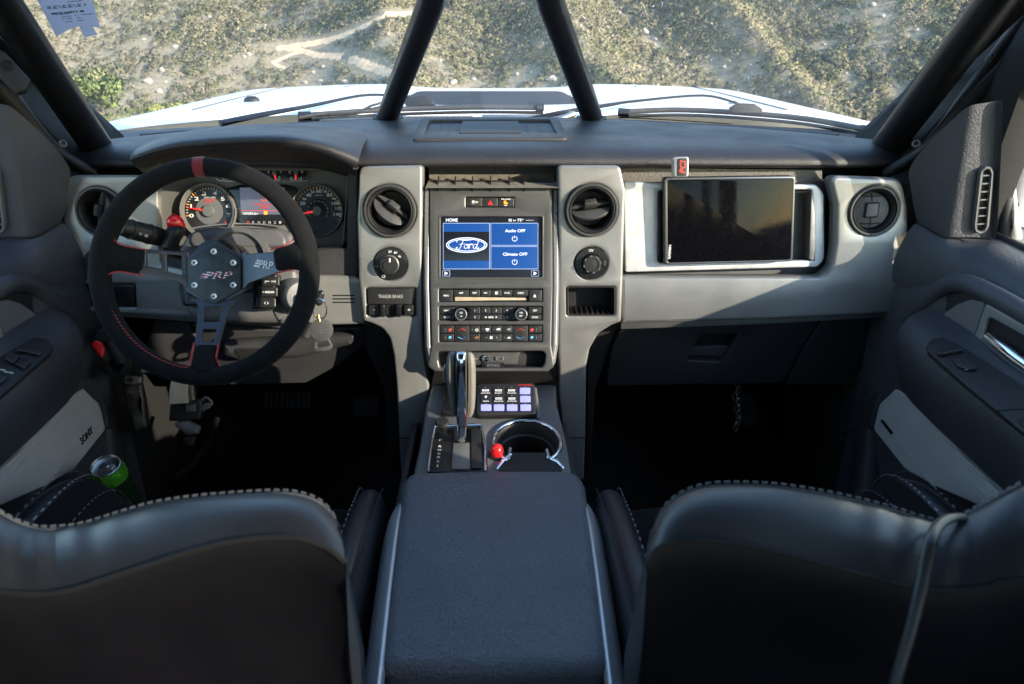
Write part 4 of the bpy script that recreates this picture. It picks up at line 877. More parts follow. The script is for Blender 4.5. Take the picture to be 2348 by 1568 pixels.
# fuel and temperature
prism('upper_window', CF, rr(CF.P([zE(730, 30), zE(740, -60), zE(1720, -60), zE(1700, 60), zE(1650, 92), zE(800, 92)]), .006), -.006, .0015, m_gloss, clu)
tube('window_line', [CF.w(*CF.uv(*zE(*p)), .0022) for p in ((735, 55), (800, 95), (1200, 98), (1650, 95), (1700, 62), (1715, 0))], .0013, m_bright, clu, 6)
for (cx_, l_, r_) in ((1352, 'E', 'F'), (1578, 'C', 'H')):
    p = zE(cx_, 60); g = lathe('small_gauge', CF, *CF.uv(*zE(cx_, 10)), [(.0045, .001), (.004, .004), (0, .0045)], m_grey, clu, 18)
    u, v = CF.uv(*zE(cx_, 10))
    arc = [CF.w(u+.0135*cos(a), v-.002+.0135*sin(a), .0022) for a in np.linspace(215*DEG, 325*DEG, 14)]; tube('scale_arc', arc, .0006, m_white, g, 5, 1)
    boxes('tick_marks', [(CF.w(u+.0115*cos(a), v-.002+.0115*sin(a), .0022), (CF.u*cos(a)+CF.v*sin(a))*.0018, (CF.v*cos(a)-CF.u*sin(a))*.0004, CF.n*.0002) for a in np.linspace(215*DEG, 325*DEG, 5)], m_white, g)
    tpx(CF, l_, zE(cx_-66, 4), 5.5, m_white, g, .002); tpx(CF, r_, zE(cx_+62, 0), 5.5, m_white, g, .002)
    o = CF.w(u, v, .003); a = -80*DEG if cx_ < 1400 else -92*DEG; d = CF.u*cos(a)+CF.v*sin(a); s = CF.n.cross(d)
    boxes('needle', [(o+d*.006, d*.0065, s*.0014, CF.n*.0005)], m_redlit, g)
# message display
md = prism('display_surround', CF, rr(CF.P([zE(850, 170), zE(990, 135), zE(1480, 135), zE(1600, 165), zE(1480, 560), zE(1000, 550), zE(930, 480)]), .008), -.004, .003, m_gloss, clu)
prism('lcd', CF, CF.P([zE(985, 168), zE(1460, 168), zE(1460, 452), zE(1000, 452)]), .002, .0036, m_lcd, md, bev=.0003)
prism('lcd_line', CF, CF.P([zE(1000, 409), zE(1450, 409), zE(1450, 414), zE(1000, 414)]), .0037, .0040, m_redp, md, bev=.0001)
tpx(CF, 'Left Rear Door', zE(1270, 342), 5.2, m_redlit, md, .0042, wpx=61)
tpx(CF, 'AJAR', zE(1243, 376), 5.2, m_redlit, md, .0042, wpx=19)
tpx(CF, '159384.2', zE(1078, 440), 5.2, m_white, md, .0042, wpx=29); tpx(CF, 'mi', zE(1162, 441), 3.6, m_white, md, .0042, wpx=6)
prism('belt_icon', CF, rr(rpx(CF, zE, 1242, 418, 1280, 454), .001), .0037, .0042, m_amber, md, bev=.0002)
prism('car_icon', CF, rpx(CF, zE, 1218, 262, 1270, 312, .001), .0037, .0040, m_redp, md, [rpx(CF, zE, 1225, 270, 1263, 304)], bev=.0001)
for s_, x in zip('PRNDM21', (1068, 1124, 1183, 1240, 1297, 1352, 1407)): tpx(CF, s_, zE(x, 535), 6, m_redlit if s_ == 'P' else m_dim, md, .0034, wpx=5)
# ================================================================ STEERING COLUMN
col = thing('steering_column', 'grey steering column shroud with control stalk and key switch behind the wheel', 'steering column', R(-.38, 1.2, -.45))
KF = Fr(pD(560, 640, 1.19), (0, -.906, .4226))
co = [zA(745, 640), zA(790, 560), zA(850, 520), zA(1000, 500), zA(1380, 508), zA(1470, 545), zA(1500, 640), zA(1505, 900), zA(1440, 1080), zA(1390, 1122), zA(870, 1110), zA(800, 1080), zA(760, 900)]
prism('shroud', KF, rr(KF.P(co), .014), -.16, .0, m_col, col, bev=.012, seg=4)
prism('shroud_top', KF, rr(KF.P([zA(830, 545), zA(1000, 515), zA(1390, 522), zA(1440, 590), zA(1430, 640), zA(830, 640)]), .02), -.02, .006, m_col, col, bev=.005)
u, v = KF.uv(*zA(1135, 720)); 
lathe('boss_ring', KF, u, v, [(.056, 0), (.054, .012), (.046, .013), (.042, .004), (0, .004)], m_col, col, 40)
lathe('hub_adapter', KF, u-.012, v-.008, [(.036, .004), (.036, .06), (.03, .085), (0, .085)], m_gloss, col, 32)
for xs, ys, rows_, sg in (((1262, 1402), (820, 1024), 3, 1), ((792, 905), (880, 1005), 2, -1)):
    pd = prism('switch_pod', KF, rr(KF.P([zA(xs[0]+10, ys[0]-5), zA(xs[1]+10, ys[0]-8), zA(xs[1]-30, ys[1]+18), zA(xs[0]-25, ys[1]+12)] if sg > 0 else [zA(xs[0]-8, ys[0]-12), zA(xs[1], ys[0]-8), zA(xs[1]+8, ys[1]+10), zA(xs[0]+28, ys[1]+12)]), .006), 0, .030, m_gloss, col, bev=.004)
    for k in range(rows_):
        y0 = ys[0]+(ys[1]-ys[0])*k/rows_+4; y1 = ys[0]+(ys[1]-ys[0])*(k+1)/rows_-3; sh = -12*k if sg > 0 else 8*k
        b_ = prism('button', KF, rr(rpx(KF, zA, xs[0]+sh+8, y0, xs[1]+sh-8, y1, h=.03), .002), .028, .034, m_btn, pd, bev=.0015)
        ct = zA((xs[0]+xs[1])/2+sh, (y0+y1)/2)
        if sg > 0: tpx(KF, ('|<<  >>|', '+ MEDIA', '( )')[k], ct, 5, m_white, b_, .0346, wpx=(24, 28, 9)[k])
        else: tpx(KF, ('SET+ RES', 'ON  OFF')[k], ct, 3, m_dim, b_, .0346, wpx=26)
# stalk
a, b_ = pD(*zA(640, 575), 1.16), pD(*zA(372, 505), 1.10); d = (b_-a).normalized()
st = tube('control_stalk', [a, a.lerp(b_, .25), a.lerp(b_, .6), b_], [.0145, .0155, .0155, .013], m_blk, col, 20, 3)
SF_ = Fr(a.lerp(b_, .6), (-.1, -.8, .6)); rs = atan2(*(SF_.uv(*zA(372, 505))[i]-SF_.uv(*zA(640, 575))[i] for i in (1, 0)))+pi
for s_, p, hh_, ww in (('= 0', (417, 500), 4, 14), ('O  |||', (525, 556), 5, 22), ('-', (455, 520), 3, 6)): tpx(SF_, s_, zA(*p), hh_, m_white, st, .0165, wpx=ww, rot=rs)
tube('collar', [a.lerp(b_, .30), a.lerp(b_, .33)], .0168, m_rubber, st, 20, 1); tube('collar', [a.lerp(b_, .74), a.lerp(b_, .77)], .0165, m_rubber, st, 20, 1)
# push button head standing on the left of the shroud
bh = loft('button_mount', [[pD(*zA(x, y), z) for x, y, z in ((620, 650, 1.15), (650, 620, 1.13), (700, 655, 1.13), (745, 655, 1.15))], [pD(*zA(x, y), z) for x, y, z in ((645, 590, 1.15), (670, 570, 1.125), (720, 590, 1.125), (755, 595, 1.15))], [pD(*zA(x, y), z) for x, y, z in ((662, 545, 1.15), (680, 540, 1.12), (760, 550, 1.12), (795, 550, 1.15))], [pD(*zA(x, y), z) for x, y, z in ((668, 515, 1.15), (690, 500, 1.125), (770, 500, 1.125), (795, 525, 1.15))], [pD(*zA(x, y), z) for x, y, z in ((690, 492, 1.17), (700, 488, 1.15), (760, 488, 1.15), (775, 495, 1.17))]], m_blk, col, 2)
bf = Fr(pD(*zA(733, 495), 1.15), (0, -.5, .87))
lathe('push_button', bf, 0, 0, [(.0135, -.004), (.0132, .006), (.0105, .014), (.006, .0175), (0, .0185)], m_red, bh, 24)
# ignition lock
f = Fr(pD(*zA(1520, 950), 1.17), (.55, -.8, .2))
lathe('ignition_lock', f, 0, 0, [(.028, -.03), (.027, .0), (.023, .006), (.016, .007), (.015, .004), (0, .004)], m_grey, col, 32)
keys = thing('key_ring', 'vehicle key on a ring with a grey bottle opener tag hanging from the ignition', 'keys', pD(*zA(1650, 960), 1.13))
f = Fr(pD(*zA(1645, 945), 1.13), (.2, -.95, .25))
prism('key_head', f, rr(f.P([zA(1622, 925), zA(1660, 905), zA(1680, 930), zA(1665, 1000), zA(1640, 1015), zA(1612, 990)]), .006), -.005, .005, m_gloss, keys, bev=.003)
tube('key_blade', [pD(*zA(1600, 950), 1.15), pD(*zA(1540, 950), 1.16)], .003, m_steel, keys, 8, 1)
cc = zA(1648, 1030); ru = f.uv(*cc); tube('ring', [f.w(ru[0]+.011*cos(a), ru[1]+.0165*sin(a), .002+.003*sin(a)) for a in np.linspace(0, 2*pi, 25)[:-1]], .0010, m_chrome, keys, 6, 1, True)
tube('clasp', [f.w(*f.uv(*zA(1638, 1066)), .002), f.w(*f.uv(*zA(1648, 1110)), .002)], .0024, mat('brass', (.62, .42, .14), .3, 1), keys, 8, 1)
tg = [zA(1625, 1098), zA(1685, 1095), zA(1690, 1112), zA(1712, 1140), zA(1714, 1175), zA(1698, 1205), (zA(1712, 1230)), zA(1732, 1265), zA(1725, 1288), zA(1690, 1300), zA(1625, 1302), zA(1610, 1285), zA(1612, 1245), zA(1628, 1205), zA(1608, 1180), zA(1603, 1150), zA(1622, 1118)]
hole = [zA(1640, 1240), zA(1690, 1225), zA(1715, 1262), zA(1640, 1280), zA(1628, 1268)]
m_tag = mat('dull_grey_rubber', (.05, .05, .049), .5, .3, var=.1, vs=60)
tgm = prism('bottle_opener_tag', f, rr(f.P(tg), .004), -.0015, .0015, m_tag, keys, [rr(f.P(hole), .003)], bev=.0008)
lathe('tag_disc', f, *f.uv(*zA(1660, 1165)), [(.0185, .001), (.0182, .003), (.016, .0034), (0, .0034)], m_tag, tgm, 28)
for k in range(3): tpx(f, ('REAL', 'TRUCK CO', 'EST.')[k], zA(1660, 1146+k*18), 2.5, m_grey, tgm, .0037, wpx=(10, 22, 10)[k])
spc = thing('coiled_cord', 'short black coiled cord behind the wheel by the key tag', 'cord', pD(*zA(1575, 1190), 1.22))
hel = []
A0, B0 = pD(*zA(1598, 1120), 1.22), pD(*zA(1555, 1208), 1.22)
dd = (B0-A0).normalized(); s1 = dd.cross(V((0, 1, 0))).normalized(); s2 = dd.cross(s1)
for i in range(90): hel.append(A0.lerp(B0, i/89)+s1*.008*cos(i*.75)+s2*.008*sin(i*.75))
tube('coil', hel, .0016, m_rubber, spc, 6, 1)
# ================================================================ STEERING WHEEL
WF = Fr(pD(469.5, 623, 1.06), (0, -.9063, .4226))
HF = Fr(pD(495, 624, 1.10), (0, -.9063, .4226))
whl = thing('steering_wheel', 'black suede three spoke racing steering wheel with red top band', 'steering wheel', WF.o)
Rm, rt_ = .1562, .0142
def torus(name, fr, R_, r_, a0, a1, n, m_, mt, parent, wob=0, rn=None):
    vs_ = []; fs_ = []; full = abs(a1-a0-2*pi) < 1e-6; k_ = n if full else n+1
    for i in range(k_):
        a = a0+(a1-a0)*i/n; ra = r_*(rn(a) if rn else 1)
        for j in range(m_):
            b = 2*pi*j/m_; q = R_+ra*cos(b)*1.04; vs_.append(fr.w(q*cos(a), q*sin(a), ra*sin(b)*.96))
    for i in range(n):
        for j in range(m_): i2 = (i+1) % k_; j2 = (j+1) % m_; fs_.append((i*m_+j, i2*m_+j, i2*m_+j2, i*m_+j2))
    return mk(name, vs_, fs_, mt, parent, ang=60)
rim = torus('rim', WF, Rm, rt_, 0, 2*pi, 140, 22, m_suede, whl, rn=lambda a: 1+.05*cos(2*a+.5)+.06*(cos(a) < -.5))
torus('centre_band', WF, Rm, rt_*1.015, radians(89.2), radians(95.2), 8, 22, m_redsd, whl)
off = HF.uv(469.5, 623)            # wheel axis in the hub plane
def dish(co):
    r_ = np.hypot(co[:, 0], co[:, 1]); t = np.clip((r_-.050)/(.135-.050), 0, 1); co[:, 2] += .042*t; return co
HW = Fr(WF.w(0, 0, -.042), WF.n)
def spoke(name, pts, holes, mt):
    return prism(name, HW, rr(pts, .004), -.0025, .0025, mt, whl, [rr(h_, .004) for h_ in holes], bev=.0012, warp=dish)
hexr = [(.0470*cos(a), .0470*sin(a)) for a in [radians(90+60*k) for k in range(6)]]
plateh = [(-.030, .034), (-.010, .046), (.010, .046), (.030, .034), (.048, .030), (.110, .032), (.114, .0), (.048, -.015), (.034, -.028), (.0235, -.045), (.0165, -.128), (-.0165, -.128), (-.0235, -.045), (-.034, -.028), (-.050, -.013), (-.116, .004), (-.114, .035), (-.050, .034)]
def sub_pts(p, n=6):
    o = []
    for i in range(len(p)):
        a, b = p[i], p[(i+1) % len(p)]
        for k in range(n): o.append((a[0]+(b[0]-a[0])*k/n, a[1]+(b[1]-a[1])*k/n))
    return o
wl = lambda pts: sub_pts(rr(pts, .003, 3), 2)
hls = [wl([(-.0945, .030), (-.0755, .0295), (-.0750, .0065), (-.0938, .0105)]), wl([(-.0690, .029), (-.0470, .0285), (-.0462, -.003), (-.0685, .003)]),
       wl([(-.0145, -.0505), (.0145, -.0505), (.0125, -.0740), (-.0125, -.0740)]), wl([(-.0112, -.0855), (.0112, -.0855), (.0092, -.1045), (-.0092, -.1045)])]
prism('hub', HW, rr([(.0525*cos(a), .0525*sin(a)) for a in [radians(90+60*k) for k in range(6)]], .006), -.0025, .0025, m_anod, whl, bev=.001)
def spoke(pts, hl, ang):
    ca, sa = cos(ang), sin(ang)
    def w_(co):
        q = co[:, 0]*ca+co[:, 1]*sa; co[:, 2] += .042*np.clip((q-.040)/(.128-.040), 0, 1.1); return co
    prism('spoke', HW, pts, -.0025, .0025, m_anod, whl, hl, bev=.001, warp=w_)
spoke(rr([(.040, .036), (.052, .0305), (.112, .032), (.116, .002), (.055, -.014), (.040, -.026)], .006), [], 0)
spoke(rr([(-.040, .038), (-.052, .0345), (-.118, .036), (-.118, .003), (-.055, -.012), (-.040, -.024)], .006), hls[:2], pi)
spoke(rr([(-.034, -.038), (-.0235, -.052), (-.0165, -.130), (.0165, -.130), (.0235, -.052), (.034, -.038)], .006), hls[2:], -pi/2)
hp = prism('hub_plate', HW, rr(hexr, .004), .0025, .0065, mat('patterned_blue_black', (.022, .030, .036), .38, var=.55, vs=70), whl, bev=.001)
for k in range(6):
    a = radians(90+60*k); b_ = lathe('bolt', HW, .0345*cos(a), .0345*sin(a), [(.0048, .0065), (.0047, .0085), (.0038, .0092), (.0020, .0090), (.0016, .0072), (0, .0072)], mat('bright_bolt', (.75, .74, .74), .3, .6), hp, 20)
    lathe('socket', HW, .0345*cos(a), .0345*sin(a), [(.0018, .0093), (0, .0093)], m_void, b_, 6)
# flag coloured emblem
m_flag = bpy.data.materials.new('flag_print'); m_flag.use_nodes = True; N = m_flag.node_tree; tcn = N.nodes.new('ShaderNodeTexCoord'); sp_ = N.nodes.new('ShaderNodeSeparateXYZ')
vm = N.nodes.new('ShaderNodeVectorMath'); vm.operation = 'DOT_PRODUCT'; vm.inputs[1].default_value = tuple(WF.v+WF.u*.18); N.links.new(tcn.outputs['Object'], vm.inputs[0])
mm = N.nodes.new('ShaderNodeMath'); mm.operation = 'MULTIPLY'; mm.inputs[1].default_value = 1/.0038; fr_ = N.nodes.new('ShaderNodeMath'); fr_.operation = 'FRACT'; gt = N.nodes.new('ShaderNodeMath'); gt.operation = 'GREATER_THAN'; gt.inputs[1].default_value = .5
N.links.new(vm.outputs['Value'], mm.inputs[0]); N.links.new(mm.outputs[0], fr_.inputs[0]); N.links.new(fr_.outputs[0], gt.inputs[0])
mxx = N.nodes.new('ShaderNodeMixRGB'); mxx.inputs[1].default_value = (.75, .75, .78, 1); mxx.inputs[2].default_value = (.42, .03, .05, 1); N.links.new(gt.outputs[0], mxx.inputs[0]); N.links.new(mxx.outputs[0], N.nodes['Principled BSDF'].inputs['Base Color'])
m_navy = mat('navy_print', (.03, .06, .18), .5)
text(HW, 'PRP', .004, -.0015, .0115, m_flag, hp, .0070, w=.044, shear=.3, name='emblem')
for k in range(3): prism('emblem_bar', HW, [(-.0265+k*.0018+.004, -.0065+k*.0042), (-.010+k*.001, -.0065+k*.0042), (-.0092+k*.001, -.0038+k*.0042), (-.0235+k*.0018+.004, -.0038+k*.0042)], .0066, .0071, m_navy if k == 2 else m_flag, hp, bev=.0001)
sr = Fr(HW.w(.0815, .0135, .0025+.042*(.0815-.040)/.088), HW.n+HW.u*-.478)
text(sr, 'PRP', .0042, 0, .0125, m_white, whl, .001, w=.0285, shear=.12, name='lettering', rot=.05)
for k in range(3): prism('logo_bar', sr, [(-.0185+k*.002, -.0062+k*.0043), (-.0095+k*.0004, -.0062+k*.0043), (-.0092+k*.0004, -.0035+k*.0043), (-.0172+k*.002, -.0035+k*.0043)], .0008, .0012, m_white, whl, bev=.0001)
# suede wrapped spoke ends
def wrap(ang, w0, w1, r0):
    d = WF.u*cos(ang)+WF.v*sin(ang); s = WF.n.cross(d); rows_ = []
    for t in np.linspace(0, 1, 7):
        r_ = r0+(Rm-.004-r0)*t; wd = w0+(w1-w0)*max(0, (t-.45)/.55)**2; th = .0055+.008*t*t; h = -.042+.042*min((r_-.04)/.088, 1)+.0005
        rows_.append([WF.o+d*r_+s*wd*cos(b)+WF.n*(h+th*sin(b)) for b in np.linspace(0, 2*pi, 17)[:-1]])
    return loft('spoke_wrap', rows_, m_suede, rim, 1, cyc=True, caps=True)
SPK = [(radians(9.5), .0185, .030, .101), (radians(171), .0195, .031, .097), (radians(270), .0185, .027, .1075)]
for s_ in SPK: wrap(*s_)
# red stitching round the inside of the rim
it = []
def stitch(a, b=pi*1.0, sk=.35):
    d = WF.u*cos(a)+WF.v*sin(a); t = WF.v*cos(a)-WF.u*sin(a); bb = b; q = Rm+rt_*1.07*cos(bb)
    p = WF.o+d*q+WF.n*(rt_*1.0*sin(bb)); nn = (d*cos(bb)+WF.n*sin(bb)); side = nn.cross(t)
    l = (t*.0020+side*.0013); it.append((p, l, nn.cross(l).normalized()*.00045, nn*.0004))
for a in np.arange(184, 260, 2.3): stitch(radians(a), radians(140))
for ang, w0, w1, r0 in SPK:
    d = WF.u*cos(ang)+WF.v*sin(ang); s = WF.n.cross(d)
    for sg in (-1, 1):
        for t in np.linspace(0, .98, 13):
            r_ = r0+(Rm-.016-r0)*t; wd = (w0+(w1-w0)*max(0, (t*.9-.45)/.55)**2)*1.0; h = -.042+.042*min((r_-.04)/.088, 1)
            it.append((WF.o+d*r_+s*sg*wd+WF.n*(h+.0045), d*.0022+s*.0008, WF.n*.0007, s*.0007))
tagit(boxes('stitching', it, m_redth, rim), kind='stuff')
# ================================================================ CENTRE STACK
SF = Fr(R(0, 1.185, -.43), (0, -.945, .328))
stk = thing('centre_stack', 'grey centre stack with lit blue touch screen, button rows and two round knobs', 'control panel', SF.o)
qS = lambda p: ((SF.w(*SF.uv(*p))-CAM).dot(FWD))/F
body = [zB(487, 208), zB(1413, 208), zB(1420, 900), zB(1412, 1300), zB(1385, 1430), zB(1335, 1462), zB(565, 1462), zB(510, 1430), zB(492, 1300), zB(482, 900)]
face = [zB(528, 214), zB(1368, 214), zB(1372, 900), zB(1362, 1300), zB(1385, 1440), zB(1335, 1478), zB(565, 1478), zB(512, 1440), zB(540, 1300), zB(530, 900)]
scr_ = rpx(SF, zB, 598, 413, 1302, 836, .004)
cdr = rpx(SF, zB, 594, 911, 1300, 1000, .002); rad_ = rpx(SF, zB, 594, 1031, 1300, 1127, .002); cli = rpx(SF, zB, 596, 1158, 1299, 1274, .002); haz = rpx(SF, zB, 777, 284, 1109, 353, .002)
pok = rr(SF.P([zB(584, 1340), zB(1300, 1336), zB(1322, 1360), zB(1316, 1420), zB(1300, 1450), zB(600, 1456), zB(588, 1400)]), .006)
for eg in ([zB(486, 212), zB(534, 212), zB(536, 900), zB(546, 1300), zB(575, 1462), zB(540, 1455), zB(508, 1425), zB(492, 1300), zB(482, 900)], [zB(1364, 212), zB(1414, 212), zB(1420, 900), zB(1412, 1300), zB(1392, 1425), zB(1360, 1455), zB(1325, 1462), zB(1356, 1300), zB(1366, 900)]):
    prism('stack_edge', SF, rr(SF.P(eg), .006), -.05, -.002, m_bright, stk, bev=.009, seg=4)
prism('top_edge', SF, SF.P([zB(500, 206), zB(1400, 206), zB(1400, 222), zB(500, 222)]), -.05, -.003, m_stack, stk, bev=.004)
prism('stack_face', SF, rr(SF.P(face), .008), -.03, .0, m_stack, stk, [scr_, cdr, rad_, cli, haz, pok], bev=.003)
prism('backing', SF, rr(SF.P(face), .008), -.05, -.046, m_blk, stk)
def btn(z, x0, y0, x1, y1, s=None, m_=None, hpx=4.2, wpx=None, par=None, h=-.001, dx=0, fr=SF, mt=None, dy=0):
    b_ = prism('button', fr, rr(rpx(fr, z, x0+1.5, y0+1.5, x1-1.5, y1-1.5), .0010), h-.008, h, mt or m_btn, par or stk, bev=.0007)
    if s: tpx(fr, s, z((x0+x1)/2+dx, (y0+y1)/2+dy), hpx, m_ or m_white, b_, h+.0003, wpx=wpx)
    return b_
for pol, nm in ((cdr, 'button_bay'), (rad_, 'button_bay'), (cli, 'button_bay'), (haz, 'button_bay')):
    prism(nm, SF, pol, -.012, -.009, m_gloss, stk)
b_ = btn(zB, 780, 287, 889, 350, 'OFF', hpx=4, wpx=8, dx=14)
prism('car_icon', SF, rpx(SF, zB, 818, 308, 834, 320), -.0009, -.0006, m_white, b_, bev=.0001); boxes('skid_mark', [(SF.w(*SF.uv(*zB(x, 328)), -.0007), SF.v*.0012, SF.u*.0003, SF.n*.0001) for x in (820, 832)], m_white, b_)
b_ = btn(zB, 891, 287, 995, 350)
tri = [zB(943, 303), zB(962, 336), zB(926, 336)]; prism('hazard_triangle', SF, SF.P(tri), -.0009, -.0005, m_redlit, b_, bev=.0001)
b_ = btn(zB, 997, 287, 1107, 350, 'PASS AIRBAG', hpx=3, wpx=22, dy=-21)
tpx(SF, 'OFF', zB(1049, 341), 2.8, m_white, b_, -.0007, wpx=7); prism('airbag_icon', SF, SF.P([zB(1036, 310), zB(1052, 306), zB(1050, 316), zB(1064, 324), zB(1062, 332), zB(1036, 331)]), -.0009, -.0005, m_amber, b_, bev=.0001)
# touch screen
ts = prism('touch_screen', SF, scr_, -.012, -.006, m_gloss, stk)
prism('screen_bezel', SF, rr(rpx(SF, zB, 588, 404, 1310, 845), .005), -.006, .0008, m_stack, ts, [rpx(SF, zB, 602, 416, 1298, 832, .003)], bev=.0006)
SH = -.0055
def pane(nm, x0, y0, x1, y1, mt, h=0, th=.0004, r=.0008): return prism(nm, SF, rpx(SF, zB, x0, y0, x1, y1, r), SH+h-th, SH+h, mt, ts, bev=.0001)
pane('display', 608, 418, 1292, 832, m_scrblk)
for x0, y0, x1, y1 in ((619, 459, 941, 777), (946, 459, 1273, 615), (946, 619, 1273, 777)):
    pane('tile_border', x0, y0, x1, y1, m_scrline, .0004); pane('tile', x0+4, y0+4, x1-4, y1-4, m_scrblue, .0008)
pane('logo_field', 623, 520, 937, 718, m_scrblk, .0012, r=0)
oc = SF.uv(*zB(782, 612), SH); s = qS(zB(782, 612))*.3353
for k, (f_, mt) in enumerate(((1, m_scrlt), (.955, m_scrblue), (.90, m_scrlt), (.865, m_scrsky))):
    prism('oval', SF, circ(oc[0], oc[1], 141*s*f_, 48, ry=(52-(1-f_)*100)*s), SH+.0012, SH+.0016+.0003*k, mt, ts, bev=.0001)
strk = [[(-62, 18), (-70, 28), (-50, 36), (-10, 32), (30, 36), (60, 40)], [(-22, 32), (-34, 6), (-46, -20), (-58, -30), (-72, -24), (-64, -14)], [(-52, 4), (-30, 8), (-12, 8)],
        [(-2, 6), (-14, -2), (-16, -18), (-6, -24), (6, -16), (10, -2), (2, 6), (-2, 2), (14, 2)], [(22, 8), (18, -8), (14, -24)], [(19, -6), (28, 6), (40, 6), (38, 0)],
        [(68, 2), (56, 6), (46, -6), (46, -20), (56, -24), (66, -12), (72, 4)], [(84, 36), (74, 6), (68, -14), (72, -24), (84, -18)]]
for q in strk: tube('script_stroke', [SF.w(oc[0]+a*s*1.0, oc[1]+b*s*1.0, SH+.0030) for a, b in q], 3.4*s, m_scrlt, ts, 5, 4, flat=.3)
def st_(t, p, hpx, wpx): tpx(SF, t, zB(*p), hpx, m_scrlt, ts, SH+.0012, wpx=wpx)
st_('HOME', (680, 440), 7.2, 27); st_('SE', (1080, 441), 5.5, 8); st_('EXT', (1110, 444), 3.2, 7); st_('75', (1143, 440), 6, 10); st_('F', (1166, 437), 3, 3); st_('--:--', (1214, 440), 4, 19)
st_('Audio OFF', (1114, 513), 7.0, 46); st_('Climate OFF', (1113, 673), 7.0, 56)
for y in (568, 728):
    u, v = SF.uv(*zB(1110, y), SH); r_ = 17*s
    tube('power_icon', [SF.w(u+r_*sin(a), v+r_*cos(a), SH+.0012) for a in np.linspace(.45, 2*pi-.45, 22)], .00045, m_scrlt, ts, 5, 1); tube('power_icon', [SF.w(u, v+r_*1.15, SH+.0012), SF.w(u, v+r_*.1, SH+.0012)], .00045, m_scrlt, ts, 5, 1)
for x in (641, 1251):
    pane('arrow_border', x-26, 785, x+26, 826, m_scrline, .0003); pane('arrow_field', x-23, 788, x+23, 823, m_scrblk, .0006)
    prism('arrow', SF, SF.P([zB(x-10, 793), zB(x+13, 805), zB(x-10, 818)]), SH+.0005, SH+.0010, m_scrlt, ts, bev=.0001)
# disc row
W5 = lambda n: n
btn(zB, 597, 915, 688, 998, 'MENU', hpx=4.2, wpx=12)
for x0, x1, t_, w_ in ((691, 798, 'MAP', 9), (800, 873, 'DEST', 10), (876, 946, 'NAV', 8), (948, 1021, 'i', 2.5), (1023, 1095, 'PHONE', 12), (1098, 1204, 'CLIMATE', 15)):
    b_ = btn(zB, x0, 915, x1, 962, t_, hpx=4.2, wpx=w_)
    if t_ == 'i': prism('book_icon', SF, rpx(SF, zB, 976, 931, 994, 949), -.0009, -.0006, m_white, b_, [rpx(SF, zB, 979, 934, 991, 946)], bev=.0001)
b_ = btn(zB, 1208, 915, 1296, 998); prism('eject_icon', SF, SF.P([zB(1247, 947), zB(1256, 963), zB(1238, 963)]), -.0009, -.0005, m_white, b_, bev=.0001); prism('eject_icon', SF, rpx(SF, zB, 1238, 966, 1256, 969), -.0009, -.0005, m_white, b_, bev=.0001)
sl = prism('disc_slot', SF, rpx(SF, zB, 692, 964, 1204, 998), -.009, -.0055, m_blk, stk)
prism('dust', SF, SF.P([zB(702, 967), zB(1180, 974), zB(1196, 988), zB(960, 990), zB(702, 994)]), -.0056, -.0052, mat('tan_dust', (.45, .36, .26), .95, var=.2, vs=80), sl, bev=.0001)
# radio row
btn(zB, 597, 1035, 700, 1082, 'RADIO', hpx=4, wpx=13, dx=-2); btn(zB, 597, 1085, 700, 1124, 'MEDIA', hpx=4, wpx=13, dx=-2)
for x0, x1, a_, b2 in ((803, 874, '1', '5'), (1023, 1095, '4', '6')):
    btn(zB, x0, 1035, x1, 1082, a_, hpx=4.5); btn(zB, x0, 1085, x1, 1124, b2, hpx=4.5)
btn(zB, 876, 1035, 946, 1082, '2', hpx=4.5); btn(zB, 948, 1035, 1021, 1082, '3', hpx=4.5)
b_ = btn(zB, 876, 1085, 1021, 1124, 'SEEK', hpx=4.2, wpx=13)
for x, d in ((910, -1), (986, 1)): prism('seek_arrow', SF, SF.P([zB(x-6*d, 1098), zB(x-6*d, 1112), zB(x+6*d, 1105)]), -.0009, -.0005, m_white, b_, bev=.0001)
btn(zB, 1204, 1035, 1295, 1082, 'DISP', hpx=4.2, wpx=9); btn(zB, 1204, 1085, 1295, 1124, 'SOUND', hpx=4.2, wpx=14)
for x, t1, t2 in ((745, 'VOL', 'o'), (1153, 'TUNE', 'RPT')):
    u, v = SF.uv(*zB(x, 1083)); r = 43*s
    kb = lathe('rotary_knob', SF, u, v, [(r*1.05, -.004), (r*1.03, .010), (r*.98, .0125), (r*.84, .0135), (r*.80, .0122), (0, .0122)], m_gloss, stk, 40)
    lathe('knob_rim', SF, u, v, [(r*.985, .0120), (r*.93, .0136), (r*.84, .0139), (r*.815, .0128)], mat('satin_knob_rim', (.32, .32, .31), .3, .6), kb, 40)
    tpx(SF, t1, zB(x, 1074), 3.8, m_white, kb, .0128, wpx=8); tpx(SF, t2, zB(x, 1096), 3.8, m_white, kb, .0128, wpx=7 if t2 == 'RPT' else 4)
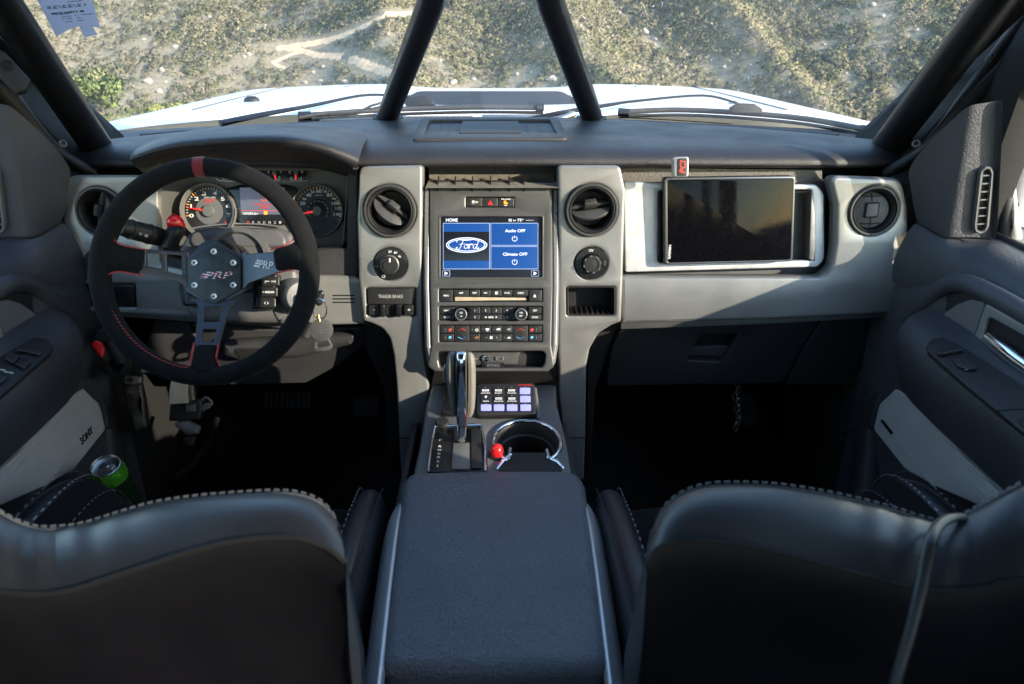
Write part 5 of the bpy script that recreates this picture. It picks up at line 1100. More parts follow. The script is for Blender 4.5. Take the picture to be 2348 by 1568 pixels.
# climate row
def chev(b_, x, y, up, mt):
    d = -1 if up else 1
    for sx in (-1, 1): tube('chevron', [SF.w(*SF.uv(*zB(x, y+7*d)), -.0006), SF.w(*SF.uv(*zB(x+27*sx, y-6*d)), -.0006)], .0008, mt, b_, 6, 1, flat=.4)
def heat(b_, x, y, mt, flip):
    prism('seat_icon', SF, SF.P([zB(x-10, y-6), zB(x+10, y-10), zB(x+8, y+4), zB(x+2, y+10), zB(x-10, y+9), zB(x-8, y+3)]), -.0009, -.0005, mt, b_, bev=.0001)
    boxes('level_marks', [(SF.w(*SF.uv(*zB(x-32*flip, y-9+9*k)), -.0006), SF.u*.0006, SF.v*.00035, SF.n*.0001) for k in range(3)], m_dim, b_)
for x0, x1, xc, fl2 in ((599, 694, 668, 1), (1203, 1296, 1228, -1)):
    b_ = btn(zB, x0, 1161, x1, 1214); heat(b_, xc, 1192, m_redp, fl2); b_ = btn(zB, x0, 1217, x1, 1271); heat(b_, xc, 1243, m_bluep, fl2)
for x0, x1 in ((696, 802), (1097, 1200)):
    b_ = btn(zB, x0, 1161, x1, 1271); chev(b_, (x0+x1)/2, 1190, True, m_redp); chev(b_, (x0+x1)/2, 1246, False, m_bluep)
def icon(b_, kind, x, y):
    P_ = lambda a, b: SF.w(*SF.uv(*zB(x+a, y+b)), -.0006)
    if kind == 'power':
        tube('power_icon', [P_(9*sin(a), -9*cos(a)) for a in np.linspace(.5, 2*pi-.5, 16)], .0005, m_white, b_, 5, 1); tube('power_icon', [P_(0, -11), P_(0, -1)], .0005, m_white, b_, 5, 1)
    elif kind == 'screen':
        prism('glass_icon', SF, SF.P([zB(x-14, y-6), zB(x, y-10), zB(x+14, y-6), zB(x+9, y+4), zB(x-9, y+4)]), -.0009, -.0005, m_white, b_, bev=.0001); tube('glass_icon', [P_(-8, 9), P_(8, 9)], .0005, m_white, b_, 5, 1)
    elif kind == 'rear':
        prism('glass_icon', SF, rr(SF.P([zB(x-13, y-2), zB(x-4, y-9), zB(x+13, y-9), zB(x+13, y+3), zB(x-13, y+4)]), .0008), -.0009, -.0005, m_white, b_, bev=.0001)
    elif kind == 'fan':
        for a in range(4): tube('fan_blade', [P_(7*cos(a*pi/2+.8)+4*cos(t), 7*sin(a*pi/2+.8)+4*sin(t)) for t in np.linspace(0, 2*pi, 9)[:-1]], .0004, m_white, b_, 5, 1, True)
    elif kind == 'car':
        prism('car_icon', SF, SF.P([zB(x-13, y+5), zB(x-9, y-1), zB(x-3, y-6), zB(x+5, y-6), zB(x+9, y-1), zB(x+13, y+5)]), -.0009, -.0005, m_white, b_, bev=.0001)
    tube('lamp_mark', [P_(-34, -2), P_(-24, -2)], .0003, m_dim, b_, 4, 1)
b_ = btn(zB, 803, 1161, 874, 1214); icon(b_, 'power', 851, 1192); b_ = btn(zB, 876, 1161, 947, 1214); icon(b_, 'screen', 923, 1190)
b_ = btn(zB, 949, 1161, 1021, 1214); icon(b_, 'rear', 998, 1190); b_ = btn(zB, 1023, 1161, 1095, 1214, 'A/C', hpx=4.2, wpx=8, dx=12)
btn(zB, 803, 1217, 874, 1271, 'AUTO', m_orange, hpx=4, wpx=8, dx=12); b_ = btn(zB, 876, 1217, 1021, 1271); icon(b_, 'fan', 949, 1244); tpx(SF, '-', zB(910, 1246), 1.4, m_white, b_, -.0006, wpx=4); tpx(SF, '+', zB(987, 1244), 3.5, m_white, b_, -.0006)
b_ = btn(zB, 1023, 1217, 1095, 1271); icon(b_, 'car', 1071, 1245)
# lower pocket with sockets
pk = prism('media_pocket', SF, pok, -.030, -.026, m_blk, stk)
prism('socket_plate', SF, rr(SF.P([zB(650, 1352), zB(1150, 1346), zB(1128, 1436), zB(650, 1444)]), .003), -.026, -.012, m_dark, pk, bev=.002)
lathe('aux_socket', SF, *SF.uv(*zB(908, 1387), -.012), [(.0068, -.012), (.0066, -.009), (.0052, -.0085), (.0036, -.010), (.0030, -.013), (0, -.013)], m_chrome, pk, 24)
prism('usb_socket', SF, rr(rpx(SF, zB, 978, 1374, 1034, 1400, h=-.012), .002), -.012, -.0095, m_grey, pk, [rpx(SF, zB, 988, 1380, 1024, 1394, h=-.012)], bev=.0006)
bd = prism('voice_badge', SF, rpx(SF, zB, 885, 1415, 1040, 1449, .001, h=-.012), -.012, -.0100, m_gloss, pk, bev=.0004)
tpx(SF, 'SYNC', zB(965, 1433), 7, m_grey, bd, -.0098, wpx=30, thick=.0004)
tpx(SF, 'o)', zB(848, 1387), 4, m_dim, pk, -.0112, wpx=6)
loft('side_bin', [[SF.w(*SF.uv(*zB(x, y), h), h) for x, y in ((1165, 1345), (1240, 1343), (1312, 1350), (1310, 1420), (1290, 1444), (1165, 1446))] for h in (-.010, -.020, -.027)], m_door, pk, 1, flip=True)
# ================================================================ CENTRE CONSOLE
KN = Fr(R(0, 1.0, -.653), (0, -.12, .993), (0, 1, 0))
con = thing('centre_console', 'grey centre console with chrome ringed cup holder and black padded armrest lid', 'console', R(0, .9, -.9))
qK = lambda p: ((KN.w(*KN.uv(*p))-CAM).dot(FWD))/F
top = [zD(392, 560), zD(1640, 560), zD(1650, 760), zD(1740, 1100), zD(1800, 1440), (1310, 1120), (940, 1120), zD(205, 1440), zD(270, 1150), zD(330, 760)]
cu_, cv_ = KN.uv(*zD(1345, 1160)); cr_ = 76*qK(zD(1345, 1160))
cup = circ(cu_, cv_, cr_*.93, 48)
prism('console_top', KN, rr(KN.P(top), .006), -.05, 0, m_grey, con, [cup], bev=.008, seg=3)
mk('front_ramp', [KN.w(*KN.uv(*zD(385, 575)), -.002), KN.w(*KN.uv(*zD(1640, 575)), -.002), SF.w(*SF.uv(*zB(1345, 1470)), -.01), SF.w(*SF.uv(*zB(560, 1470)), -.01)], [(0, 1, 2, 3)], m_blk, con)
lathe('cup_well', KN, cu_, cv_, [(cr_*.96, .001), (cr_*.90, -.004), (cr_*.86, -.020), (cr_*.80, -.022), (cr_*.77, -.055), (cr_*.72, -.075), (0, -.077)], m_blk, con, 48)
neck = [KN.w(cu_+cr_*1.02*cos(a), cv_+cr_*1.02*sin(a), .002) for a in np.linspace(radians(-52), radians(236), 48)]
for nm, pts in (('chrome_ring', neck), ('chrome_neck', [neck[-1], KN.w(*KN.uv(*zD(1178, 1230)), .002), KN.w(*KN.uv(*zD(1182, 1290)), .002), KN.w(*KN.uv(*zD(1120, 1340)), .002), KN.w(*KN.uv(*zD(1040, 1440)), .002)]), ('chrome_neck', [neck[0], KN.w(*KN.uv(*zD(1548, 1242)), .002), KN.w(*KN.uv(*zD(1556, 1320)), .002), KN.w(*KN.uv(*zD(1660, 1365)), .002), KN.w(*KN.uv(*zD(1725, 1435)), .002)])):
    tube(nm, pts, .0034, m_chrome, con, 10, 1)
prism('cup_gap', KN, KN.P([zD(1180, 1265), zD(1545, 1265), zD(1560, 1330), zD(1650, 1380), zD(1700, 1450), zD(1060, 1450), zD(1090, 1370), zD(1172, 1330)]), -.0008, .0012, m_blk, con, bev=.0004)
# shift gate
gp = rr(KN.P([zD(405, 1010), zD(900, 995), zD(945, 1250), zD(955, 1470), zD(340, 1470), zD(370, 1200)]), .004)
gt_ = prism('shift_gate', KN, gp, .0, .004, m_gloss, con, bev=.001)
tube('gate_chrome', [KN.w(*KN.uv(*zD(*p)), .0045) for p in ((355, 1470), (385, 1200), (420, 1018), (880, 1000), (900, 1060), (925, 1250), (930, 1470))], .0022, m_chrome, con, 8, 1)
prism('gate_slot', KN, KN.P([zD(600, 1048), zD(780, 1048), zD(782, 1450), zD(588, 1450)]), .004, .0045, m_void, gt_, bev=.0001)
prism('gate_cover', KN, KN.P([zD(608, 1180), zD(772, 1180), zD(776, 1450), zD(588, 1450)]), .0042, .0058, m_grey, gt_, bev=.0006)
prism('gate_side', KN, KN.P([zD(785, 1052), zD(885, 1048), zD(892, 1450), zD(786, 1450)]), .0042, .0075, m_blk, gt_, bev=.001)
for s_, x, y in zip('PRNDM21', (476, 470, 466, 461, 456, 450, 446), (1132, 1195, 1232, 1268, 1305, 1347, 1391)): tpx(KN, s_, zD(x, y), 6.2, m_white, gt_, .0043, wpx=(6.5 if s_ != '1' else 2.5))
f = Fr(KN.w(*KN.uv(*zD(495, 985)), 0), (0, -.3, .95), (0, 1, 0)); lathe('release_button', f, 0, 0, [(.0125, -.002), (.012, .008), (.010, .012), (0, .0125)], m_blk, con, 20)
u, v = KN.uv(*zD(1043, 1285)); lathe('button_collar', KN, u, v, [(.0135, 0), (.0135, .003), (.011, .004), (.0105, .002), (0, .002)], m_gloss, con, 28)
lathe('red_button', KN, u, v, [(.0098, .002), (.0108, .009), (.0102, .014), (.0078, .0185), (.004, .0205), (0, .021)], m_red, con, 28)
# console flanks and armrest
for s in (-1, 1):
    MIR[0] = s < 0
    prism('console_side', Fr(R(.138, .6, -.9), (1, 0, 0)), [(-.45, -.30), (.54, -.30), (.54, .18), (.26, .20), (-.45, .20)] if False else rr([(-.35, -.30), (.55, -.30), (.55, .20), (.30, .212), (-.35, .222)], .01), -.004, .006, m_dark, con)
    MIR[0] = False
LF = Fr(R(0, .7, -.66), (0, 0, 1), (0, 1, 0))
ld = [(937, 1082), (1030, 1077), (1130, 1075), (1240, 1077), (1328, 1081), (1342, 1108), (1368, 1290), (1402, 1535), (869, 1535), (900, 1290), (920, 1104)]
def lidw(x, y, h): return LF.w(*LF.uv(x, y), h)
pts = rr(LF.P(ld), [.03, 0, 0, 0, .03, .03, 0, .02, .02, 0, .03])
lid = prism('armrest_lid', LF, pts, -.045, .004, m_lid, con, bev=.018, seg=5)
box('armrest_box', (-.125, .30, -1.14), (.125, .84, -.70), m_dark, con)
for s in (-1, 1):
    X0 = lambda a: V((a*s, 0, 0))
    pr_ = [(.895, .129), (.85, .1345), (.73, .1312), (.566, .1228), (.50, .120)]
    rows = []
    for Yq, xx in pr_:
        e = -.02 if Yq > .88 else 0
        rows.append([R(s*(xx-.001)+.0055, Yq, -.672+e), R(s*(xx+.0005)+.0055, Yq, -.659+e), R(s*(xx+.0055)+.0055, Yq, -.659+e), R(s*(xx+.0075)+.0055, Yq, -.662+e), R(s*(xx+.027)+.0055, Yq-.012, -.679+e), R(s*(xx+.029)+.0055, Yq-.012, -.74)])
    loft('side_rail', rows, m_bright if s > 9 else mat('silver_rail', (.55, .56, .58), .35, .55, var=.05), con, 2, flip=s > 0)
# ================================================================ GEAR SHIFTER
shf = thing('gear_shifter', 'column style gear shifter with taupe leather grip and chrome spine on the console', 'gear shifter', KN.w(*KN.uv(*zD(695, 1170))))
def shaft(x, y, t): return pY(*zD(x, y), t)
def lob(name, secs, mt):
    rows_ = []
    for (x0, x1, y, Y, dp) in secs:
        a, b_ = pY(*zD(x0, y), Y), pY(*zD(x1, y), Y); c = (a+b_)/2; hw = (b_-a).length/2
        pw = lambda q_: math.copysign(abs(q_)**(.5 if name == 'chrome_spine' else .9), q_)
        rows_.append([c+V((1, 0, 0))*hw*pw(cos(t))+V((0, -.9, .43))*dp*pw(sin(t)) for t in np.linspace(0, 2*pi, 17)[:-1]])
    return loft(name, rows_, mt, shf, 2, cyc=True, caps=True)
lob('grip_leather', [(575, 632, 238, .985, .004), (545, 631, 262, .985, .014), (528, 630, 400, .985, .022), (530, 630, 520, .985, .023), (560, 631, 640, .985, .019), (572, 633, 800, .985, .015), (590, 640, 880, .985, .010), (606, 640, 898, .985, .003)], m_knob)
lob('grip_leather', [(747, 772, 240, .985, .004), (748, 814, 262, .985, .014), (748, 832, 340, .985, .021), (748, 834, 520, .985, .023), (748, 830, 700, .985, .018), (747, 820, 840, .985, .013), (738, 795, 895, .985, .008), (738, 775, 906, .985, .003)], m_knob)
lob('chrome_spine', [(640, 738, 232, .983, .010), (628, 746, 250, .983, .020), (628, 750, 380, .983, .0290), (629, 750, 560, .983, .0300), (633, 748, 760, .983, .024), (636, 745, 860, .983, .015), (640, 742, 1000, .985, .011), (644, 742, 1170, .987, .009)], m_chrome)
lob('side_button', [(512, 530, 370, .985, .004), (506, 535, 400, .985, .010), (506, 535, 520, .985, .010), (514, 530, 560, .985, .004)], m_chrome)
loft('shaft_boot', [[KN.w(*KN.uv(*zD(x, y)), h) for x, y in ((615, 1060), (770, 1060), (765, 1190), (620, 1190))] for h in (.004, .010)], m_gloss, shf, 0, cyc=True)
# ================================================================ SWITCH PANEL
pdz = prism('phone_tray', KN, rr(KN.P([zD(545, 600), zD(640, 600), zD(640, 905), zD(480, 905), zD(505, 800)]), .006), 0, .012, m_gloss, con, bev=.003)
SP = Fr(KN.w(*KN.uv(1163, 915), .030), (0, -.42, .90), (0, 1, 0))
swp = thing('switch_panel', 'black auxiliary switch panel with six lit lilac keys and red lettering beside the shifter', 'switch panel', SP.o)
qP = lambda p: ((SP.w(*SP.uv(*p))-CAM).dot(FWD))/F
prism('case', SP, rr(SP.P([zD(840, 568), zD(1425, 556), zD(1447, 880), zD(830, 890)]), .008), -.022, .003, m_blk, swp, bev=.004, seg=3)
prism('bracket', SP, rr(SP.P([zD(1410, 580), zD(1445, 580), zD(1492, 880), zD(1440, 895)]), .006), -.024, -.004, m_grey, swp, bev=.003)
lbl = [['LIGHT BAR', 'DUST', 'CHASE', None], ['GPS', 'RADIO', 'INTRCM', None], [None]*4]
for r_ in range(3):
    for k in range(4):
        x = (930, 1060, 1192, 1328)[k]+3*r_; y = (640, 722, 808)[r_]; t_ = lbl[r_][k]
        b_ = prism('key', SP, rr(rpx(SP, zD, x-53, y-31, x+53, y+31, h=.003), .002), .002, .0048, m_btn if t_ else m_purple, swp, bev=.001)
        if t_:
            tpx(SP, t_, zD(x, y+19), 3.0, m_white, b_, .0052, wpx=min(21, 3.4*len(t_)+3))
            if t_ in ('LIGHT BAR', 'DUST', 'CHASE', 'RADIO', 'INTRCM'):
                prism('lamp_icon', SP, rpx(SP, zD, x-34, y-16, x+34, y+2, h=.005), .0050, .0053, m_white, b_, [rpx(SP, zD, x-28, y-10, x+28, y-4, h=.005)], bev=.0001)
            else: prism('pin_icon', SP, SP.P([zD(x-14, y-14), zD(x, y-18), zD(x+14, y-14), zD(x, y+8)]), .0050, .0053, m_white, b_, bev=.0001)
        prism('key_lamp', SP, rpx(SP, zD, x-6, y-41, x+6, y-38, h=.003), .003, .0033, m_dim, swp, bev=.0001)
tpx(SP, 'SWITCHPROS', zD(1326, 578), 3.4, m_redlit, swp, .0034, wpx=32)
# ================================================================ TABLET AND CLIP
TB = Fr(GF.w(*GF.uv(1668, 505), .010), (0, -1, .13))
tb_ = thing('tablet', 'black navigation tablet mounted over the aluminium plate, screen off and dusty', 'tablet', TB.o)
tc_ = [(1521, 407), (1823, 403), (1817, 600), (1522, 608)]
prism('case', TB, rr(TB.P(tc_), .007), -.022, .0, m_gloss, tb_, bev=.004, seg=3)
prism('edge_trim', TB, rr(TB.P([(1523, 408), (1822, 404), (1816, 599), (1524, 607)]), .007), -.002, .0012, mat('gunmetal_edge', (.16, .16, .165), .3, .8), tb_, [rr(TB.P([(1529, 413), (1817, 409), (1811, 595), (1530, 602)]), .004)], bev=.0008)
prism('screen', TB, rr(TB.P([(1528, 412), (1818, 408), (1812, 596), (1529, 603)]), .005), -.001, .0006, m_screenoff, tb_, bev=.0003)
tpx(TB, 'GARMIN', zC(418, 690), 6.2, m_white, tb_, .0012, wpx=32, rot=pi/2)
box('mount_arm', (TB.o.x-.03, TB.o.y+.02, TB.o.z-CAM.z-.02), (TB.o.x+.03, TB.o.y+.075, TB.o.z-CAM.z+.02), m_blk, tb_)
mc = thing('radio_badge_mount', 'small upright silver block with red PCI letters above the tablet', 'badge', pY(1562, 384, 1.20))
f = Fr(pY(1562, 384, 1.20), (0, -.95, .3))
prism('block', f, rr(f.P([zT(2, 1452, 1252), zT(2, 1576, 1248), zT(2, 1572, 1412), zT(2, 1456, 1414)]), .004), -.018, .0, mat('silver_block', (.36, .35, .34), .4, .5, var=.08, vs=40), mc, bev=.0025)
prism('face', f, rr(f.P([zT(2, 1484, 1264), zT(2, 1562, 1262), zT(2, 1558, 1404), zT(2, 1480, 1406)]), .003), -.001, .0010, m_blk, mc, bev=.0004)
tpx(f, 'PCI', zT(2, 1523, 1336), 14, m_redp, mc, .0014, wpx=29, rot=pi/2, shear=.2)
# ================================================================ DOORS
def door(sgn):
    MIR[0] = sgn < 0
    nm = 'passenger' if sgn > 0 else 'driver'
    d = thing('door', ('black passenger door with chrome handle, vent and grey speaker cloth' if sgn > 0 else 'black driver door with window switches and beige grey speaker cloth holding the green can'), 'door', R(.84, .7, -1.1))
    # sail panel and vent
    cols = []
    for t in (0, .25, .5, .75, 1):
        L_ = lambda a, b: (a[0]+(b[0]-a[0])*t, a[1]+(b[1]-a[1])*t)
        cols.append([pY(*L_(zH(100, 540), zH(165, 935)), 1.215), pY(*L_(zH(300, 320), zH(250, 990)), 1.188), pY(*L_(zH(520, 118), zH(372, 1040)), 1.156), pY(*L_(zH(560, 105), zH(420, 1044)), 1.150), pY(*L_(zH(740, 78), zH(670, 1052)), 1.149), pY(*L_(zH(765, 72), zH(705, 1054)), 1.145), pY(*L_(zH(785, 70), zH(738, 1056)), 1.135)])
    loft('sail_panel', cols, m_door, d, 2, flip=True)
    vf = Fr(pY(*zH(628, 770), 1.148), (-.02, -1, .0))
    st_ = [zH(608, 560), zH(640, 535), zH(680, 540), zH(695, 580), zH(660, 960), zH(640, 1000), zH(600, 1015), zH(565, 990), zH(562, 940)]
    inn_ = [zH(618, 575), zH(645, 555), zH(668, 560), zH(678, 585), zH(648, 955), zH(630, 985), zH(605, 995), zH(580, 980), zH(576, 945)]
    vv = prism('side_vent', vf, rr(vf.P(st_), .006), -.004, .008, m_grey, d, [rr(vf.P(inn_), .005)], bev=.003)
    prism('vent_back', vf, rr(vf.P(inn_), .005), -.004, .001, m_void, vv)
    for k in range(7):
        a, b_ = zH(606-k*5.2, 606+k*57), zH(678-k*5.2, 600+k*57); tube('slat', [vf.w(*vf.uv(*a), .004), vf.w(*vf.uv(*b_), .004)], .0016, m_grey, vv, 8, 1)
    # inner skin: ledge, wall
    prof = [(.845, -.363), (.835, -.368), (.80, -.377), (.775, -.386), (.762, -.392), (.757, -.41), (.757, -.52), (.760, -.60), (.768, -.72), (.770, -1.12)]
    rows = []
    for Yq, dx in ((1.245, -.035), (1.20, -.030), (1.15, -.022), (1.10, -.008), (1.02, 0), (.85, 0), (.5, 0), (.30, 0)):
        f_ = min(max((1.19-Yq)/.12, 0), 1)
        rows.append([R(x+dx if x > .80 else x+dx*.9, Yq, z-(1-f_)*.06*(1 if z > -.5 else 0)) for x, z in prof])
    loft('door_panel', rows, m_door, d, 2, flip=False)
    tube('seam', [pY(*zH(165, 933), 1.213), pY(*zH(260, 990), 1.184), pY(*zH(372, 1042), 1.155), pY(*zH(560, 1048), 1.138), pY(*zH(700, 1056), 1.12)], .0016, m_void, d, 6)
    r0 = cols[-1]+[R(.868, 1.08, -.345), R(.868, .9, -.345), R(.868, .3, -.345)]
    r2 = [R(.722, 1.215, -.405), R(.730, 1.19, -.408), R(.742, 1.16, -.400), R(.748, 1.14, -.394), R(.757, 1.10, -.381), R(.759, 1.07, -.376), R(.760, 1.03, -.373), R(.761, .95, -.372), R(.761, .8, -.372), R(.761, .3, -.372)]
    r1 = [a.lerp(b, .62)+V((0, 0, .0175)) for a, b in zip(r0, r2)]
    loft('window_ledge', [r0, [a.lerp(b, .15)+V((0, 0, .005)) for a, b in zip(r0, r2)], r1, r2, [p+V((.004, .003, -.04)) for p in r2]], m_door, d, 2, flip=False)
    # front edge of the door
    loft('door_edge', [[R(.735, 1.245, z), R(.80, 1.26, z), R(.88, 1.26, z)] for z in (-.28, -.6, -1.15)], m_dark, d, 0)
    # arch over the pull bezel
    ar = [zF(560, 330), zF(640, 240), zF(760, 130), zF(860, 50), zF(940, 30), zF(1020, 38), zF(1140, 95), zF(1260, 160), zF(1420, 250), zF(1600, 350)]
    tube('arch_trim', [pX(x, y, .752) for x, y in ar], [.020, .018, .016, .015, .015, .015, .015, .015], m_door, d, 14, 4)
    PX = Fr(R(.752, .9, -.5), (-1, 0, 0))
    inner_ = [zF(640, 330), zF(700, 262), zF(800, 150), zF(900, 90), zF(960, 75), zF(1060, 90), zF(1200, 160), zF(1500, 330), zF(1700, 460), zF(1700, 1000), zF(1030, 470), zF(800, 300)]
    prism('pull_recess', PX, PX.P(inner_), -.004, .001, m_blk, d)
    bz = [zF(808, 292), zF(880, 215), zF(960, 160), zF(1040, 135), zF(1136, 152), zF(1032, 462), zF(930, 385)]
    prism('bezel_plate', PX, rr(PX.P(bz), .006), .0, .006, m_grey, d, bev=.002)
    hf_ = [zF(1146, 158), zF(1420, 300), zF(1700, 450), zF(1700, 960), zF(1370, 715), zF(1038, 468)]
    hi_ = [zF(1160, 240), zF(1400, 370), zF(1650, 500), zF(1650, 820), zF(1400, 625), zF(1150, 455), zF(1115, 430)]
    hb_ = prism('handle_bezel', PX, rr(PX.P(hf_), .006), .0, .008, mat('silver_bezel', (.30, .30, .30), .4, .5, grain=('noise', 900), bump=.06), d, [rr(PX.P(hi_), .01)], bev=.003)
    prism('handle_cup', PX, rr(PX.P(hi_), .01), .0, .002, m_void, hb_)
    tube('handle', [pX(*zF(1128, 388), .744), pX(*zF(1240, 470), .738), pX(*zF(1360, 560), .738), pX(*zF(1560, 690), .738)], .0085, m_chrome, hb_, 14, 4, flat=1.3)
    prism('handle_lever', PX, rr(PX.P([zF(1125, 410), zF(1230, 480), zF(1400, 600), zF(1400, 650), zF(1180, 490), zF(1120, 440)]), .004), .002, .008, m_gloss, hb_)
    # armrest
    rows = []
    for Yq, k, dz in ((1.150, .05, -.02), (1.140, .35, -.012), (1.115, .72, -.004), (1.07, .95, 0), (1.0, 1, 0), (.85, 1, 0), (.65, 1, 0), (.45, 1, 0), (.25, 1, 0)):
        X = lambda x: .765-(.765-x)*k
        rows.append([R(X(.765), Yq, -.445+dz), R(X(.745), Yq, -.452+dz), R(X(.70), Yq, -.462+dz), R(X(.685), Yq, -.470+dz), R(X(.672), Yq, -.488+dz), R(X(.672), Yq, -.515+dz), R(X(.695), Yq, -.575), R(X(.722), Yq, -.618), R(X(.765), Yq, -.63)])
    loft('armrest', rows, m_door, d, 2, flip=False)
    AF = Fr(R(.715, .85, -.4585), (-.22, 0, 1), (0, 1, 0))
    sp_ = [zF(735, 440), zF(760, 405), zF(845, 385), zF(1000, 470), zF(1359, 700), zF(1700, 930), zF(1700, 1220), zF(1359, 1000), zF(1000, 705), zF(745, 480)]
    ap = prism('switch_plate', AF, rr(AF.P(sp_), .008), -.004, .0045, m_blk, d, bev=.002)
    rk = lambda p, h0, h1, m_, n='window_switch': prism(n, AF, rr(AF.P(p), .003), h0, h1, m_, ap, bev=.0015)
    rk([zF(800, 510), zF(845, 482), zF(960, 478), zF(970, 494), zF(905, 500), zF(830, 520)], .0045, .010, m_btn, 'lock_switch')
    for x in (858, 908): tpx(AF, '-', zF(x, 476), 1.6, m_white, ap, .0105, wpx=5)
    if sgn > 0: rk([zF(905, 545), zF(975, 530), zF(1065, 605), zF(1000, 612), zF(930, 590)], .0045, .009, m_btn); tpx(AF, 'w', zF(990, 582), 3, m_dim, ap, .0096, wpx=9)
    else:
        for k in range(2):
            for j in range(2):
                x, y = 915+k*150+j*70, 575+k*95-j*35; rk([zF(x-45, y-10), zF(x+20, y-40), zF(x+60, y+5), zF(x, y+35)], .0045, .0095, m_btn)
        MIR[0] = False
        for p in ((22, 868), (4, 862)): text(Fr(V((-AF.o.x, AF.o.y, AF.o.z)), (.22, 0, 1), (0, 1, 0)), 'AUTO', *Fr(V((-AF.o.x, AF.o.y, AF.o.z)), (.22, 0, 1), (0, 1, 0)).uv(*p), .004, m_white, ap, .0102, w=.012)
        MIR[0] = True
    rk([zF(1310, 915), zF(1360, 905), zF(1480, 1000), zF(1440, 1040), zF(1320, 950)], .003, .0052, m_void, 'mirror_recess')
    tube('plate_seam', [AF.w(*AF.uv(*zF(1190, 865)), .0048), AF.w(*AF.uv(*zF(1260, 858)), .0048), AF.w(*AF.uv(*zF(1400, 850)), .0048)], .001, m_void, ap, 5, 1)
    # cloth
    CFp = Fr(R(.742, .95, -.7), (-1, 0, .06))
    cl = [zF(492, 636), zF(700, 850), zF(960, 1115), zF(1215, 1372), zF(1350, 1520), zF(1240, 1640), zF(1140, 1480), zF(800, 1330), zF(600, 1215), zF(400, 962), zF(430, 840)]
    cp = prism('speaker_cloth', CFp, rr(CFp.P(cl), .012), -.02, .002, m_cloth, d, bev=.004)
    if sgn > 0:
        prism('badge', CFp, rr(CFp.P([zF(452, 905), zF(468, 900), zF(535, 985), zF(522, 998)]), .002), .002, .0045, m_gloss, cp, bev=.001)
    else:
        MIR[0] = False
        fL = Fr(V((-CFp.o.x, CFp.o.y, CFp.o.z)), (1, 0, .06)); a, b_ = fL.uv(*zG(580, 905)), fL.uv(*zG(668, 805))
        text(fL, 'SONY', (a[0]+b_[0])/2, (a[1]+b_[1])/2, .014, m_blk, cp, .003, w=hypot(b_[0]-a[0], b_[1]-a[1])*.95, rot=atan2(b_[1]-a[1], b_[0]-a[0]), thick=.002)
        MIR[0] = True
    for q in (((560, 1020), (800, 1330)), ((650, 850), (1140, 1400))): tube('cloth_crease', [CFp.w(*CFp.uv(*zF(*p)), .0022) for p in q], .0012, m_cloth, cp, 6, 1)
    # map pocket below
    pr_ = [R(.735, 1.215, -.60), R(.742, 1.19, -.75), R(.70, 1.10, -.885), R(.665, .95, -.915), R(.66, .7, -.92), R(.66, .40, -.92)]
    pi_ = [q+V((.03, -.012, .004)) for q in pr_]; pb_ = [q+V((.055, -.02, -.10)) for q in pr_]
    po_ = [q+V((-.006, .012, -.05)) for q in pr_]
    loft('door_pocket', [pb_, [q+V((.042, -.016, -.03)) for q in pr_], pi_, [q+V((.012, -.004, .010)) for q in pr_], pr_, po_, [q+V((.01, .012, -.30)) for q in pr_]], m_dark, d, 2, flip=True)
    mk('pocket_floor', [R(.77, 1.22, -.965), R(.66, 1.12, -.965), R(.66, .4, -.965), R(.77, .4, -.965)], [(0, 1, 2, 3)], m_void, d)
    prism('lower_trim', CFp, CFp.P([zF(250, 610), zF(480, 330), zF(500, 640), zF(420, 850), zF(400, 960), zF(200, 1000), zF(180, 900)]), -.03, .006, m_dark, d, bev=.01)
    # window frame and glass
    tube('window_frame', [R(.870, 1.165, -.35), pY(2316, 230, 1.185), pY(2347, 205, 1.17), R(.785, .95, .12), R(.765, .6, .235), R(.765, .22, .24)], .013, m_blk, d, 10, 4)
    tube('window_seal', [R(.880, 1.145, -.345), pY(2331, 265, 1.17), R(.80, .94, .085)], .006, mat('pale_window_channel', (.45, .45, .42), .5, var=.2, vs=30, speck=.15), d, 8, 3)
    tube('window_seal', [R(.850, 1.165, -.347), R(.850, .25, -.347)], .011, m_blk, d, 8, 1)
    mk('glass', [R(.872, 1.155, -.36), R(.872, .24, -.36), R(.775, .24, .24), R(.775, .80, .24), R(.845, 1.155, -.08)], [(0, 1, 2, 3, 4)], m_sg, d)
    box('door_skin', (.876, .22, -1.25), (.89, 1.26, -.37), m_wht, d)
    MIR[0] = False
    return d
door(1); door(-1)
# door mirror outside the passenger glass
mr = thing('door_mirror', 'pale door mirror housing outside the passenger side window', 'mirror', R(1.0, 1.24, -.30))
f = Fr(R(1.04, 1.24, -.22), (0, -1, 0)); prism('housing', f, rect(-.10, -.14, .12, .16, .04), -.10, .0, m_wht, mr, bev=.02)
prism('glass', f, rect(-.085, -.125, .105, .145, .035), -.002, .002, m_chrome, mr)
box('arm', (.87, 1.25, -.36), (.97, 1.30, -.31), m_blk, mr)
